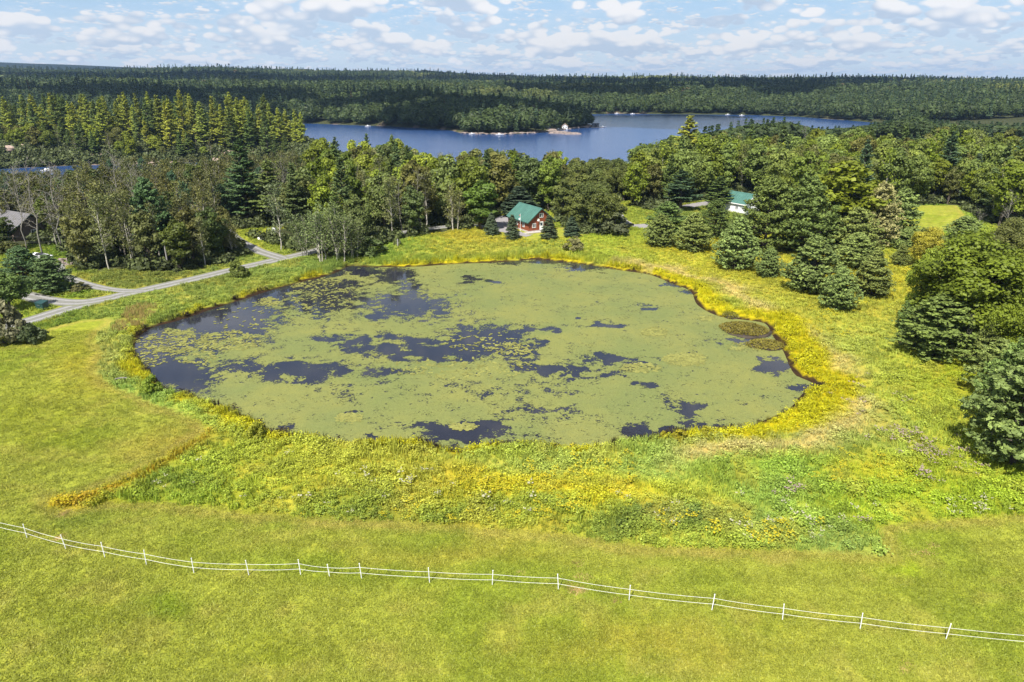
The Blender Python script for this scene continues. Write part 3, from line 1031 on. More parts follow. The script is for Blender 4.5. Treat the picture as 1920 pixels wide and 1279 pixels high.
def broadleaf(seed, H=13.0, W=9.0, nclump=62, nleaf=95, size=0.27, low=0.16, bark=None, spiky=0.0):
    rng = np.random.default_rng(seed)
    wd, cr = Wood(), Crown()
    lean = rng.normal(size=2) * 0.03 * H
    top = np.array([lean[0], lean[1], H * 0.86])
    wd.tube(bend((0, 0, -0.4), top, rng, 0, 7, 0.03), np.linspace(0.024 * H, 0.005 * H, 7), 7)
    # crown lobes
    d = unit(rng.normal(size=(nclump, 3)))
    rr = rng.random(nclump) ** 0.42
    lob = 0.8 + 0.45 * np.sin(3 * np.arctan2(d[:, 1], d[:, 0]) + seed) * rng.random(nclump)
    zc = H * (low + (1 - low) * 0.52)
    zr = H * (1 - low) * 0.47
    cx = d[:, 0] * rr * W * 0.42 * lob
    cyy = d[:, 1] * rr * W * 0.42 * lob
    cz = zc + d[:, 2] * rr * zr
    taper = 1 - 0.35 * np.clip((cz - zc) / zr, 0, 1) ** 2
    cen = np.stack([cx * taper + lean[0] * 0.6, cyy * taper + lean[1] * 0.6, cz], 1)
    rad = W * (0.085 + 0.075 * rng.random(nclump))
    for i in range(nclump):
        if i % 2 == 0:
            z0 = np.clip(cen[i, 2] - 0.25 * H - 0.1 * H * rng.random(), 0.12 * H, 0.7 * H)
            base = np.array([lean[0] * z0 / H, lean[1] * z0 / H, z0])
            wd.tube(bend(base, cen[i], rng, 0.03, 5, 0.06), np.linspace(0.009 * H, 0.002 * H, 5), 4)
        m = int(nleaf * (0.7 + 0.6 * rng.random()))
        out = unit(cen[i] - np.array([0, 0, zc]))
        q = unit(rng.normal(size=(m, 3)) + 0.55 * out + np.array([0, 0, 0.45]))
        pos = cen[i] + q * (rad[i] * (0.45 + 0.65 * rng.random((m, 1)) ** 0.6)) * np.array([1.15, 1.15, 0.8])
        nn = q + 0.55 * rng.normal(size=(m, 3)) + np.array([0, 0, 0.25])
        v, qd = leaves(pos, nn, size, rng, 1.25)
        tint = np.clip(0.45 + 0.16 * rng.normal() + 0.13 * rng.normal(size=m), 0, 1)
        cr.add(v, qd, tint)
    return wd.mesh('trunk', bark or M_BARK), cr.mesh('crown', M_LEAF), H


def pine(seed, H=24.0, W=9.0, first=0.22, step=0.95, nb=5, dens=13.0, size=0.36, ragged=0.45, lift=0.22, droop=0.06, pw=0.75, flat=0.16, bark=None, outw=0.0, tuft_r=0.0):
    rng = np.random.default_rng(seed)
    wd, cr = Wood(), Crown()
    lean = rng.normal(size=2) * 0.012 * H
    wd.tube(bend((0, 0, -0.4), (lean[0], lean[1], H), rng, 0, 8, 0.008), np.linspace(0.017 * H, 0.002 * H, 8), 6)
    z = first * H
    while z < H * 0.985:
        t_ = (z / H - first) / (1 - first)
        prof = (1 - t_) ** pw * min(1.0, 0.55 + 2.2 * t_)
        for b_ in range(max(3, int(round(nb * (0.75 + 0.5 * rng.random()) * (1 if t_ < .9 else .8))))):
            L = W * 0.5 * prof * (1 - ragged * rng.random()) + 0.25
            az = rng.random() * 2 * math.pi
            el = (lift + 0.55 * t_ ** 2) + rng.normal() * 0.08 - droop * (1 - t_)
            dr = np.array([math.cos(az) * math.cos(el), math.sin(az) * math.cos(el), math.sin(el)])
            z0 = z + rng.normal() * step * 0.25
            p0 = np.array([lean[0] * z0 / H, lean[1] * z0 / H, z0])
            line = bend(p0, p0 + dr * L, rng, -0.05, 5, 0.04)
            if L > 0.8:
                wd.tube(line, np.linspace(0.0022 * H + 0.012 * L, 0.01, 5), 4)
            m = int(dens * L * (0.8 + 0.4 * rng.random())) + 5
            u = 0.22 + 0.80 * rng.random(m) ** 0.75
            k = u * 4
            i0 = np.clip(k.astype(int), 0, 3)
            pos = line[i0] + (line[i0 + 1] - line[i0]) * (k - i0)[:, None]
            side = np.array([-math.sin(az), math.cos(az), 0])
            spread = L * 0.26 * (0.35 + 0.75 * np.sin(np.clip(u, 0, 1) * math.pi * 0.8))
            off = rng.normal(size=m) * spread * 0.55
            pos = pos + side * off[:, None]
            pos[:, 2] += np.abs(rng.normal(size=m)) * flat * (0.5 + 0.3 * L * 0.3)
            fan = unit(dr[None, :] * 0.9 + side[None, :] * (off / (spread + 1e-6))[:, None] * 0.6 + np.array([0, 0, 0.25]))
            nn = np.array([0, 0, 1.0]) + 0.55 * rng.normal(size=(m, 3)) + dr * (0.25 + outw)
            tint = np.clip(0.46 + 0.12 * rng.normal() + 0.14 * rng.normal(size=m), 0, 1)
            if tuft_r:              # needles gathered into rounded tufts at the shoot ends
                nc = max(4, int(L * 5 + 2))
                pick = rng.integers(0, nc, m)
                cen = pos[rng.integers(0, m, nc)]
                cen[0] = line[-1]
                d_ = unit(rng.normal(size=(m, 3)) + dr * 0.5 + np.array([0, 0, 0.55]))
                rad_ = tuft_r * (0.7 + 0.6 * rng.random(nc))[pick]
                pos = cen[pick] + d_ * (rad_ * (0.45 + 0.6 * rng.random(m)))[:, None]
                nn = np.cross(d_, unit(rng.normal(size=(m, 3)))) * 0.7 + d_ * 0.8
                fan = d_
                tint = np.clip(tint + 0.12 * rng.normal(size=nc)[pick], 0, 1)
            v, qd = leaves(pos, nn, size * (0.75 + 0.5 * rng.random(m)), rng, 0.85, fan)
            cr.add(v, qd, tint)
        z += step * (0.75 + 0.5 * rng.random()) * (1 - 0.35 * t_)
    return wd.mesh('trunk', bark or M_BARK), cr.mesh('crown', M_NEEDLE), H


def poplar(seed, H=13.0, W=4.5, stems=1, nleaf=30, size=0.2, first=0.25, bark=None, fill=1.0, nl=30):
    rng = np.random.default_rng(seed)
    wd, cr = Wood(), Crown()
    for s in range(stems):
        az0 = rng.random() * 2 * math.pi
        h = H * (1 if s == 0 else 0.6 + 0.35 * rng.random())
        sp0 = 0.0 if stems == 1 else 0.35 * W * (0.4 + 0.6 * rng.random())
        tip = np.array([math.cos(az0) * sp0, math.sin(az0) * sp0, h])
        foot = np.array([math.cos(az0), math.sin(az0), 0]) * (0.12 * W if stems > 1 else 0) + np.array([0, 0, -0.4])
        trunk = bend(foot, tip, rng, 0, 8, 0.02)
        wd.tube(trunk, np.linspace(0.0125 * H, 0.003 * H, 8), 5)
        for b_ in range(nl):
            u = first + (0.98 - first) * (b_ + rng.random()) / nl
            k = u * 7
            i0 = min(int(k), 6)
            p0 = trunk[i0] + (trunk[i0 + 1] - trunk[i0]) * (k - i0)
            az = rng.random() * 2 * math.pi
            t_ = (u - first) / (1 - first)
            L = W * 0.5 * (0.35 + 0.65 * math.sin(math.pi * min(1, 0.18 + 0.82 * t_)) ** 0.8) * (0.55 + 0.6 * rng.random())
            el = 0.65 + 0.4 * t_ + 0.15 * rng.normal()
            dr = np.array([math.cos(az) * math.cos(el), math.sin(az) * math.cos(el), math.sin(el)])
            line = bend(p0, p0 + dr * L * 1.25, rng, 0.04, 5, 0.06)
            wd.tube(line, np.linspace(0.0045 * H * (1 - 0.5 * t_), 0.006, 5), 3)
            m = int(nleaf * fill * (0.4 + 0.9 * rng.random()))
            if m < 2:
                continue
            uu = 0.3 + 0.75 * rng.random(m)
            kk = np.clip(uu * 4, 0, 4)
            i1 = np.clip(kk.astype(int), 0, 3)
            pos = line[i1] + (line[i1 + 1] - line[i1]) * (kk - i1)[:, None] + rng.normal(size=(m, 3)) * 0.10 * W * 0.8
            v, qd = leaves(pos, rng.normal(size=(m, 3)) + np.array([0, 0, 0.5]), size, rng, 1.2)
            cr.add(v, qd, np.clip(0.45 + 0.12 * rng.normal() + 0.16 * rng.normal(size=m), 0, 1))
    return wd.mesh('trunk', bark or M_BARK_PALE), cr.mesh('crown', M_LEAF), H


def bare(seed, H=12.0, W=5.0, bark=None, nl=26):
    rng = np.random.default_rng(seed)
    wd, tw = Wood(), Wood()
    trunk = bend((0, 0, -0.4), (rng.normal() * 0.04 * H, rng.normal() * 0.04 * H, H), rng, 0, 8, 0.03)
    wd.tube(trunk, np.linspace(0.0085 * H, 0.002 * H, 8), 6)
    for b_ in range(nl):
        u = 0.3 + 0.68 * (b_ + rng.random()) / nl
        k = u * 7
        i0 = min(int(k), 6)
        p0 = trunk[i0] + (trunk[i0 + 1] - trunk[i0]) * (k - i0)
        az, el = rng.random() * 2 * math.pi, 0.55 + 0.35 * rng.random()
        dr = np.array([math.cos(az) * math.cos(el), math.sin(az) * math.cos(el), math.sin(el)])
        L = W * 0.6 * (1.1 - u * 0.7) * (0.6 + 0.6 * rng.random())
        line = bend(p0, p0 + dr * L, rng, 0.05, 6, 0.07)
        tw.tube(line, np.linspace(0.0036 * H * (1.2 - u), 0.010, 6), 4)
        for s in range(7):
            j = rng.integers(2, 6)
            e = line[j] + unit(dr + 0.7 * rng.normal(size=3)) * L * (0.2 + 0.25 * rng.random())
            tw.tube(bend(line[j], e, rng, 0.03, 4, 0.08), np.linspace(0.022, 0.009, 4), 3)
    return wd.mesh('trunk', bark or M_BARK_BARE), tw.mesh('branches', bark or M_BARK_BARE), H


def shrub(seed, H=3.0, W=3.4, nclump=26, nleaf=70, size=0.17):
    rng = np.random.default_rng(seed)
    wd, cr = Wood(), Crown()
    for i in range(nclump):
        a, rr = rng.random() * 6.283, math.sqrt(rng.random())
        z = H * (0.16 + 0.72 * (1 - rr * rr) * rng.random() ** 0.5 + 0.05 * rng.random())
        c = np.array([math.cos(a) * rr * W * 0.42, math.sin(a) * rr * W * 0.42, z])
        wd.tube(bend((c[0] * 0.15, c[1] * 0.15, -0.2), c, rng, 0.02, 4, 0.05), np.linspace(0.03, 0.008, 4), 3)
        m = int(nleaf * (0.6 + 0.8 * rng.random()))
        q = unit(rng.normal(size=(m, 3)) + np.array([0, 0, 0.5]) + 0.5 * unit(c))
        pos = c + q * W * 0.13 * (0.5 + 0.7 * rng.random((m, 1)))
        pos[:, 2] = np.maximum(pos[:, 2], 0.03)
        v, qd = leaves(pos, q + 0.6 * rng.normal(size=(m, 3)), size, rng, 1.2)
        cr.add(v, qd, np.clip(0.45 + 0.14 * rng.normal() + 0.14 * rng.normal(size=m), 0, 1))
    return wd.mesh('stems', M_BARK), cr.mesh('foliage', M_LEAF), H


LIB = {
    'broadleaf_tree': [broadleaf(11), broadleaf(12, 14, 8, 56), broadleaf(13, 12, 10, 70), broadleaf(14, 13, 7.5, 52, 100), broadleaf(15, 13, 9, 60, 90, 0.27, 0.1)],
    'pine_tree': [pine(21, 24, 10, .12, .95, 5, 16, .36), pine(22, 24, 11, 0.15, 1.05, 5, 16, .38, .5), pine(23, 24, 9.5, 0.10, 0.9, 5, 15), pine(24, 24, 10.5, 0.2, 1.1, 5, 17, .38, .55)],
    'broad_pine': [pine(31, 12, 10.5, 0.05, 0.62, 7, 36, .19, .4, .22, .05, .66, .3, None, .25, .24), pine(32, 12, 9.0, 0.05, 0.6, 7, 36, .19, .45, .26, .05, .74, .3, None, .25, .24), pine(33, 12, 11.5, 0.05, 0.62, 8, 34, .19, .4, .24, .04, .64, .3, None, .25, .25)],
    'young_pine': [pine(41, 7, 6.0, 0.02, 0.36, 9, 46, .125, .3, .42, .05, .78, .3, None, .5, .165), pine(42, 7, 6.4, 0.02, 0.36, 9, 46, .125, .4, .46, .05, .68, .3, None, .5, .165), pine(43, 7, 5.4, 0.02, 0.34, 9, 48, .12, .35, .40, .05, .85, .3, None, .5, .155)],
    'near_broadleaf': [broadleaf(16, 13, 9, 80, 240, .15), broadleaf(17, 12, 10, 90, 240, .15, .08)],
    'spruce_tree': [pine(51, 9, 4.8, 0.03, 0.34, 9, 22, .19, .22, .02, .22, .92, .1, None, .3), pine(52, 9, 4.2, 0.03, 0.36, 9, 22, .19, .25, .02, .25, .95, .1, None, .3)],
    'poplar_tree': [poplar(61), poplar(62, 13, 5, 1, 36), poplar(63, 13, 5.5, 3, 26, .19, .3), poplar(64, 13, 4, 1, 40, .2, .12)],
    'birch_clump': [poplar(71, 9, 5.5, 5, 26, .15, .22, M_BARK_PALE, 1.0, 24), poplar(72, 9, 5, 4, 28, .15, .25, M_BARK_PALE, 1.0, 24)],
    'bare_tree': [bare(81), bare(82, 12, 6), bare(83, 12, 4.2)],
    'shrub': [shrub(91), shrub(92, 2.6, 3.6), shrub(93, 3.2, 3.0)],
    'thin_tree': [poplar(65, 12, 5, 1, 13, .17, .4, M_BARK_GREY), poplar(66, 12, 5.5, 2, 11, .17, .4, M_BARK_GREY)],
}
PART_NAMES = {'shrub': ('stems', 'foliage'), 'bare_tree': ('trunk', 'branches')}
TREE_AT = []          # trunks placed so far: x, y, radius
_turn = random.Random(5)

# leaf colours (albedo)
G_MAPLE = (0.16, 0.2, 0.018)
G_OAK = (0.135, 0.178, 0.024)
G_OLIVE = (0.14, 0.146, 0.036)
G_FRESH = (0.245, 0.295, 0.032)
G_PINE = (0.14, 0.195, 0.048)
G_PINE_Y = (0.33, 0.36, 0.05)
G_BLUE = (0.195, 0.248, 0.068)
G_SPRUCE = (0.085, 0.118, 0.062)
G_POPLAR = (0.18, 0.188, 0.062)
G_DARK = (0.075, 0.108, 0.028)
G_PALE = (0.28, 0.285, 0.12)


def add_tree(kind, x, y, h, wide=1.0, colour=G_MAPLE, label=None, group=None, cat='tree', var=None, name=None, hidden=False):
    lib = LIB[kind]
    i = _turn.randrange(len(lib)) if var is None else var
    tm, cm, h0 = lib[i]
    s = h / h0
    if hidden:                      # stands wholly behind others: not built
        _turn.random(), _turn.random(), _turn.random()
        TREE_AT.append((x, y, 0.2 * h * wide))
        return None
    z = gz(x, y)
    e = empty(name or kind, (x, y, z), _turn.random() * 6.283, label, cat, group, (s * wide, s * wide, s))
    a, b_ = PART_NAMES.get(kind, ('trunk', 'crown'))
    obj(a, tm, e)
    c = obj(b_, cm, e)
    j = 1 + (_turn.random() - 0.5) * 0.36
    g = 1 + (_turn.random() - 0.5) * 0.14
    c.color = (colour[0] * j * g, colour[1] * j, colour[2] * j / g, 1)
    TREE_AT.append((x, y, 0.2 * h * wide))
    return e


def top_height(px, py, dist_y, z_ground):
    """height of something standing at forward distance dist_y whose top shows at photograph row py"""
    el = math.atan((639.5 - py) / FPX) - PITCH
    return CAM_H + dist_y * math.tan(el) - z_ground


def tree_px(kind, px, base, top, width=None, **kw):
    """tree by the photograph position of its foot and top"""
    x, y = P(px, base)
    z = gz(x, y)
    h = top_height(px, top, y, z)
    lib = LIB[kind]
    i = kw.pop('var', None)
    if i is None:
        i = _turn.randrange(len(lib))
    wide = 1.0
    if width:
        dep = y * cp + CAM_H * sp
        bx = np.array([v.co[:] for v in ()])
        wide = (width / FPX * dep) / (CROWN_W[kind][i] * h / lib[i][2])
    return add_tree(kind, x, y, h, wide, var=i, **kw)


CROWN_W = {}
for kk, lst in LIB.items():
    CROWN_W[kk] = []
    for (_t, c_, h_) in lst:
        a = np.empty(len(c_.vertices) * 3, np.float32)
        c_.vertices.foreach_get('co', a)
        a = a.reshape(-1, 3)
        CROWN_W[kk].append(float(np.percentile(np.hypot(a[:, 0], a[:, 1]), 96) * 2))

# ------------------------------------------------------------------ trees one can point to
Y_ = 'young pines scattered over the right-hand meadow'
for (px, base, top, wd_, lab) in [
    (1237, 460, 404, 58, 'small rounded young pine beside the paved drive, leftmost of the meadow pines'),
    (1297, 469, 402, 66, 'rounded young pine second from the paved drive at the meadow edge'),
    (1377, 502, 414, 84, 'broad young pine standing alone at the front of the meadow row'),
    (1440, 518, 469, 48, 'small young pine between the two broad meadow pines'),
    (1522, 545, 450, 106, 'largest broad young pine in the middle of the meadow'),
    (1568, 581, 506, 68, 'nearest round young pine, closest to the pond'),
    (1632, 556, 474, 66, 'upright bluish young pine just behind the nearest round one'),
    (1686, 501, 460, 34, 'smallest conical young pine beside the yellow goldenrod'),
    (1600, 502, 440, 84, 'brown-tinged low young pine in shade behind the broad meadow pine'),
    (1735, 474, 428, 72, 'young pine below the small mown field'),
    (1698, 470, 432, 50, 'short young pine tucked between the field and the pine thicket'),
    (1805, 452, 408, 64, 'bluish young pine at the lower right corner of the mown field'),
]:
    tree_px('young_pine', px, base, top, wd_, colour=G_BLUE, label=lab, group=Y_, name='young_pine')
for (px, base, top, wd_, col, lab) in [
    (1252, 436, 380, 76, G_PINE, 'bushy pine directly above the small pine by the paved drive'),
    (1338, 446, 378, 62, G_PINE, 'bushy pine in front of the white green-roofed building'),
    (1398, 458, 408, 70, G_PINE, 'dark pine at the left end of the pine thicket'),
    (1432, 470, 338, 112, G_PINE, 'tall broad pine in the left half of the pine thicket'),
    (1500, 474, 334, 116, G_PINE, 'tall dark pine in the middle of the pine thicket'),
    (1548, 470, 400, 80, G_BLUE, 'low bluish pine at the foot of the pine thicket'),
    (1600, 476, 392, 96, G_BLUE, 'low spreading pine at the right foot of the thicket'),
    (1640, 462, 345, 84, G_PALE, 'pale cone-laden pine rising right of the round maple'),
    (1682, 448, 356, 82, G_BLUE, 'bluish pine at the thicket edge beside the mown field'),
    (1748, 668, 558, 150, G_PINE, 'low spreading pine in front of the big dark maple'),
    (1700, 622, 560, 50, G_PINE, 'narrow pine at the left edge of the big dark maple'),
    (1898, 868, 644, 170, G_BLUE, 'large drooping pine at the right picture edge, nearest tree of all'),
    (1925, 760, 640, 150, G_BLUE, 'bluish pine behind the large drooping one at the right edge'),
    (1858, 742, 640, 92, G_BLUE, 'bluish pine at the meadow edge just left of the large drooping one'),
    (1886, 800, 640, 120, G_PINE, 'greener pine squeezed behind the large drooping one at the right'),
    (1840, 690, 610, 60, G_BLUE, 'small bluish pine between the grey dead trunk and the drooping pine'),
]:
    tree_px('broad_pine', px, base, top, wd_, colour=col, label=lab, name='pine_tree')
for (px, base, top, wd_, col, lab) in [
    (1582, 452, 306, 136, G_MAPLE, 'dense round maple rising out of the pine thicket'),
    (1460, 440, 325, 60, G_OAK, 'dark maple behind the tall pines of the thicket'),
    (1790, 646, 448, 190, G_MAPLE, 'big dark round maple right of the meadow'),
    (1722, 610, 470, 70, G_FRESH, 'bright green maple at the left edge of the big dark one'),
    (1868, 640, 470, 120, G_MAPLE, 'maple crowding the right side of the big dark one'),
    (1730, 505, 428, 60, (0.300, 0.288, 0.035), 'yellow-leaved tree above the big dark maple'),
    (1900, 700, 540, 110, G_MAPLE, 'green tree at the right picture edge above the drooping pine'),
    (1880, 520, 410, 80, G_OLIVE, 'olive tree below the birches at the right picture edge'),
    (1830, 505, 425, 70, G_FRESH, 'pale green tree right of the yellow-leaved one'),
    (905, 432, 338, 66, (0.12, 0.19, 0.03), 'fresh green maple left of the cabin drive'),
    (448, 519, 486, 36, (0.136, 0.168, 0.035), 'round green bush standing alone between road and pond'),
]:
    if wd_ < 40:
        tree_px('shrub', px, base, top, wd_, colour=col, label=lab, cat='bush', name='bush', var=0)
    else:
        tree_px('near_broadleaf' if px > 1700 and base > 480 else 'broadleaf_tree', px, base, top, wd_, colour=col, label=lab, name='broadleaf_tree')
S_ = 'small dark spruces planted round the cabin'
for (px, base, top, wd_, lab) in [
    (922, 443, 399, 26, 'dark conical spruce left of the cabin beside its parking yard'),
    (961, 451, 403, 26, 'dark conical spruce directly in front of the cabin wall'),
    (1029, 450, 404, 30, 'dark conical spruce hiding the right end of the cabin'),
    (1072, 445, 407, 30, 'dark conical spruce furthest right of the cabin'),
]:
    tree_px('spruce_tree', px, base, top, wd_, colour=G_SPRUCE, label=lab, group=S_)
for (px, base, top, wd_, kind, col, lab) in [
    (50, 538, 465, 84, 'broad_pine', (0.09, 0.145, 0.055), 'dark pine behind its twin, left of the narrow driveway'),
    (103, 548, 480, 74, 'broad_pine', (0.10, 0.155, 0.055), 'dark spreading pine with low boughs between the two driveways'),
    (18, 582, 512, 74, 'broadleaf_tree', (0.120, 0.184, 0.048), 'leafy young tree at the left picture edge by the road'),
    (295, 480, 338, 84, 'broad_pine', (0.08, 0.145, 0.055), 'dark green pine towering over the roadside grove behind the utility pole'),
    (975, 405, 350, 66, 'spruce_tree', (0.048, 0.072, 0.042), 'dark spruce rising behind the cabin roof'),
    (1020, 360, 290, 16, 'spruce_tree', (0.048, 0.072, 0.042), 'thin dark spruce spire against the lake'),
    (1285, 330, 216, 62, 'pine_tree', G_PINE_Y, 'tall open-crowned pine standing out against the lake'),
    (465, 420, 262, 66, 'pine_tree', (0.072, 0.120, 0.042), 'tall dark pine with a bare lower trunk in the left grove'),
    (515, 425, 300, 62, 'pine_tree', (0.128, 0.176, 0.048), 'lighter layered pine right of the tall dark one'),
    (1345, 392, 330, 50, 'pine_tree', G_PINE, 'pine over the bend of the upper drive'),
    (1275, 395, 318, 60, 'pine_tree', (0.080, 0.136, 0.064), 'layered pine just right of the drive with the parked car'),
]:
    tree_px(kind, px, base, top, wd_, colour=col, label=lab)
for (px, base, top, wd_, lab) in [
    (800, 430, 330, 60, 'poplar with a rounded top left of the bare birches'),
    (205, 505, 372, 50, 'slim pale poplar left of the leafy roadside grove'),
    (150, 500, 385, 40, 'slim poplar rising behind the white boat'),
    (345, 500, 440, 34, 'young poplar just right of the utility pole'),
    (385, 498, 415, 40, 'young poplar with yellowing leaves by the gravel road'),
    (440, 480, 412, 34, 'pale young poplar at the mouth of the side driveway'),
]:
    tree_px('poplar_tree', px, base, top, wd_, colour=G_POPLAR, label=lab)
for (px, base, top, wd_, lab) in [
    (600, 488, 395, 72, 'clump of slim grey-green birches at the pond corner of the road'),
    (640, 490, 392, 62, 'second clump of slim birches beside the brushy pond corner'),
    (665, 484, 405, 50, 'smaller birch clump right of the gravel patch'),
    (575, 480, 410, 50, 'birch clump nearest the road bend'),
]:
    tree_px('birch_clump', px, base, top, wd_, colour=(0.17, 0.215, 0.075), label=lab, group='birches at the pond corner')
tree_px('poplar_tree', 527, 469, 352, 52, colour=(0.192, 0.224, 0.096), label='leaning birch with a white forked trunk above the side driveway', var=1)
for (px, base, top, wd_, lab) in [
    (755, 440, 335, 40, 'bare white birch above the green shrubs left of the cabin'),
    (790, 436, 320, 36, 'second bare birch between the poplars'),
    (600, 410, 300, 40, 'pale dead tree with rusty leaves in the left grove'),
    (50, 470, 312, 60, 'bare grey birch at the far left by the water'),
    (80, 478, 306, 50, 'leaning bare birch second from the left'),
    (115, 470, 310, 56, 'bare birch right of the grey roof'),
    (140, 440, 310, 40, 'thin bare birch behind the slim poplar'),
    (265, 470, 316, 46, 'pale bare tree among the olive poplars'),
    (230, 430, 290, 40, 'tall bare tree at the inlet edge'),
    (1497, 330, 236, 22, 'white dead trunk standing in the right-hand forest'),
    (1830, 452, 395, 28, 'forked white trunk at the right end of the mown field'),
    (1885, 440, 360, 30, 'pale bare tree among the leaves right of the mown field'),
    (1806, 676, 590, 34, 'grey dead tree trunk in front of the big dark maple'),
]:
    tree_px('bare_tree', px, base, top, wd_, label=lab)
for (px, base, top, wd_, col, lab) in [
    (1076, 470, 442, 40, (0.21, 0.19, 0.07), 'round brownish bush by the reeds in front of the last spruce'),
    (20, 640, 560, 70, (0.20, 0.19, 0.10), 'half-bare grey shrub at the left picture edge below the road'),
    (55, 640, 605, 60, (0.112, 0.144, 0.056), 'low dark brush at the edge of the left lawn'),
    (285, 735, 700, 36, (0.240, 0.300, 0.032), 'bright green bush at the left shore of the pond'),
    (480, 820, 790, 36, (0.300, 0.300, 0.032), 'yellow-green bush at the lower left shore of the pond'),
    (1150, 440, 395, 60, (0.136, 0.160, 0.080), 'grey-green willow beside the parked car'),
    (745, 462, 440, 16, (0.176, 0.224, 0.080), 'small pale sapling beside the wooden post'),
    (690, 478, 440, 70, (0.112, 0.152, 0.045), 'dark green thicket left of the bright shrubs'),
    (660, 470, 430, 40, (0.136, 0.176, 0.048), 'leafy bush behind the birch clumps'),
    (22, 476, 450, 44, (0.12, 0.14, 0.04), 'leafy shrub in front of the grey-shingled house'),
    (150, 545, 528, 34, (0.160, 0.160, 0.064), 'low dry brush between the two driveways'),
]:
    tree_px('shrub', px, base, top, wd_, colour=col, label=lab, cat='bush')

# ------------------------------------------------------------------ woods: every tree its own object as far as they can be told apart
SKY_X = [0, 60, 118, 150, 180, 250, 300, 400, 480, 560, 585, 640, 735, 770, 830, 880, 960, 990, 1003, 1020, 1060, 1110, 1150, 1190, 1240, 1262, 1310, 1340, 1400, 1480, 1530, 1600, 1680, 1720, 1745, 1800, 1920, 2400]
SKY_Y = [323, 323, 322, 306, 300, 296, 300, 296, 290, 282, 258, 252, 250, 280, 292, 284, 276, 290, 318, 292, 282, 286, 300, 276, 264, 250, 246, 240, 228, 224, 240, 236, 226, 210, 226, 228, 232, 232]
BLOCK = [P(1000, 430), P(1003, 425), P(995, 435), P(1390, 395), P(1385, 388), P(1172, 425), P(75, 485), P(20, 455), P(515, 437)]


FILL_N, FILLED = [0], []
HIDDEN = set()
for _r in '13 22-23 27 30 40 42 46 49 51-52 55 60-63 69-71 73 77 79-80 84 89-91 94 96 98-99 105 109 112-115 117 123 125-126 131 137-138 140-142 145 152 155 159-160 163-164 166 169 173-174 176 178-182 184 186-187 191 194-196 198-202 211-212 216 220-222 225-228 235 237-238 240 242 249 251-252 254 256-257 260-262 265-268 271 276-280 284-292 294 300-302 304 306 308 310-311 313-314 316-317 321-322 324 326 331-333 335-336 338-339 341 343 345 348-349 353 355-356 358 361 363 365 367-368 370-372 376-378 380 382-383 386-387 390 393 395-397 399 407 418 429 436 438-440 442 445 450-451 455-456 459-460 462 465-467 469 472 477-478 483 487-492 495-497 500-502 504 506-509 512 515 517-528 530 532-535 538 540-542 544-546 549 551-552 555-557 559-561 563-571 573 575 577 579-587 589-593 596-598 601-605 607-608 610-612 614-615 618-633 635 637-647 649-657 660 666-668 672 674 676 678-679 681-682 684-685 688-690 695 697-699 701-702 704 707-708 710-715 718 720 722-723 725-726 728-738 740-742 745 748 750-752 754-757 760 762 764 774-775 783-785 787 789 794 801-804 806 808 811-815 817 820-822 824 831 833 835 838 842 845 847 850 852-854 857-858 863-864 867-868 871-872 875 880-883 885 889-891 899-900 903 912-914 918-919 923 925 927-928 930 933-935 937 940 942-946 948-949 951 953 955 958-959 964 967-975 978-979 981-983 985 987-990 992 995-1005 1007 1009-1017 1019-1026 1028-1034 1037 1039-1041 1045-1048 1050-1052 1054 1056 1058 1063-1068 1081-1082 1092 1095 1098 1109-1110 1114 1116 1121-1122 1127 1134 1137 1139 1141 1143-1144 1147-1150 1153 1155 1157-1158 1160 1168 1170 1172 1174 1180 1190 1193-1194 1202 1209 1214-1218 1221'.split():      # trees no eye could find behind the others
    _a = _r.split('-')
    HIDDEN |= set(range(int(_a[0]), int(_a[-1]) + 1))


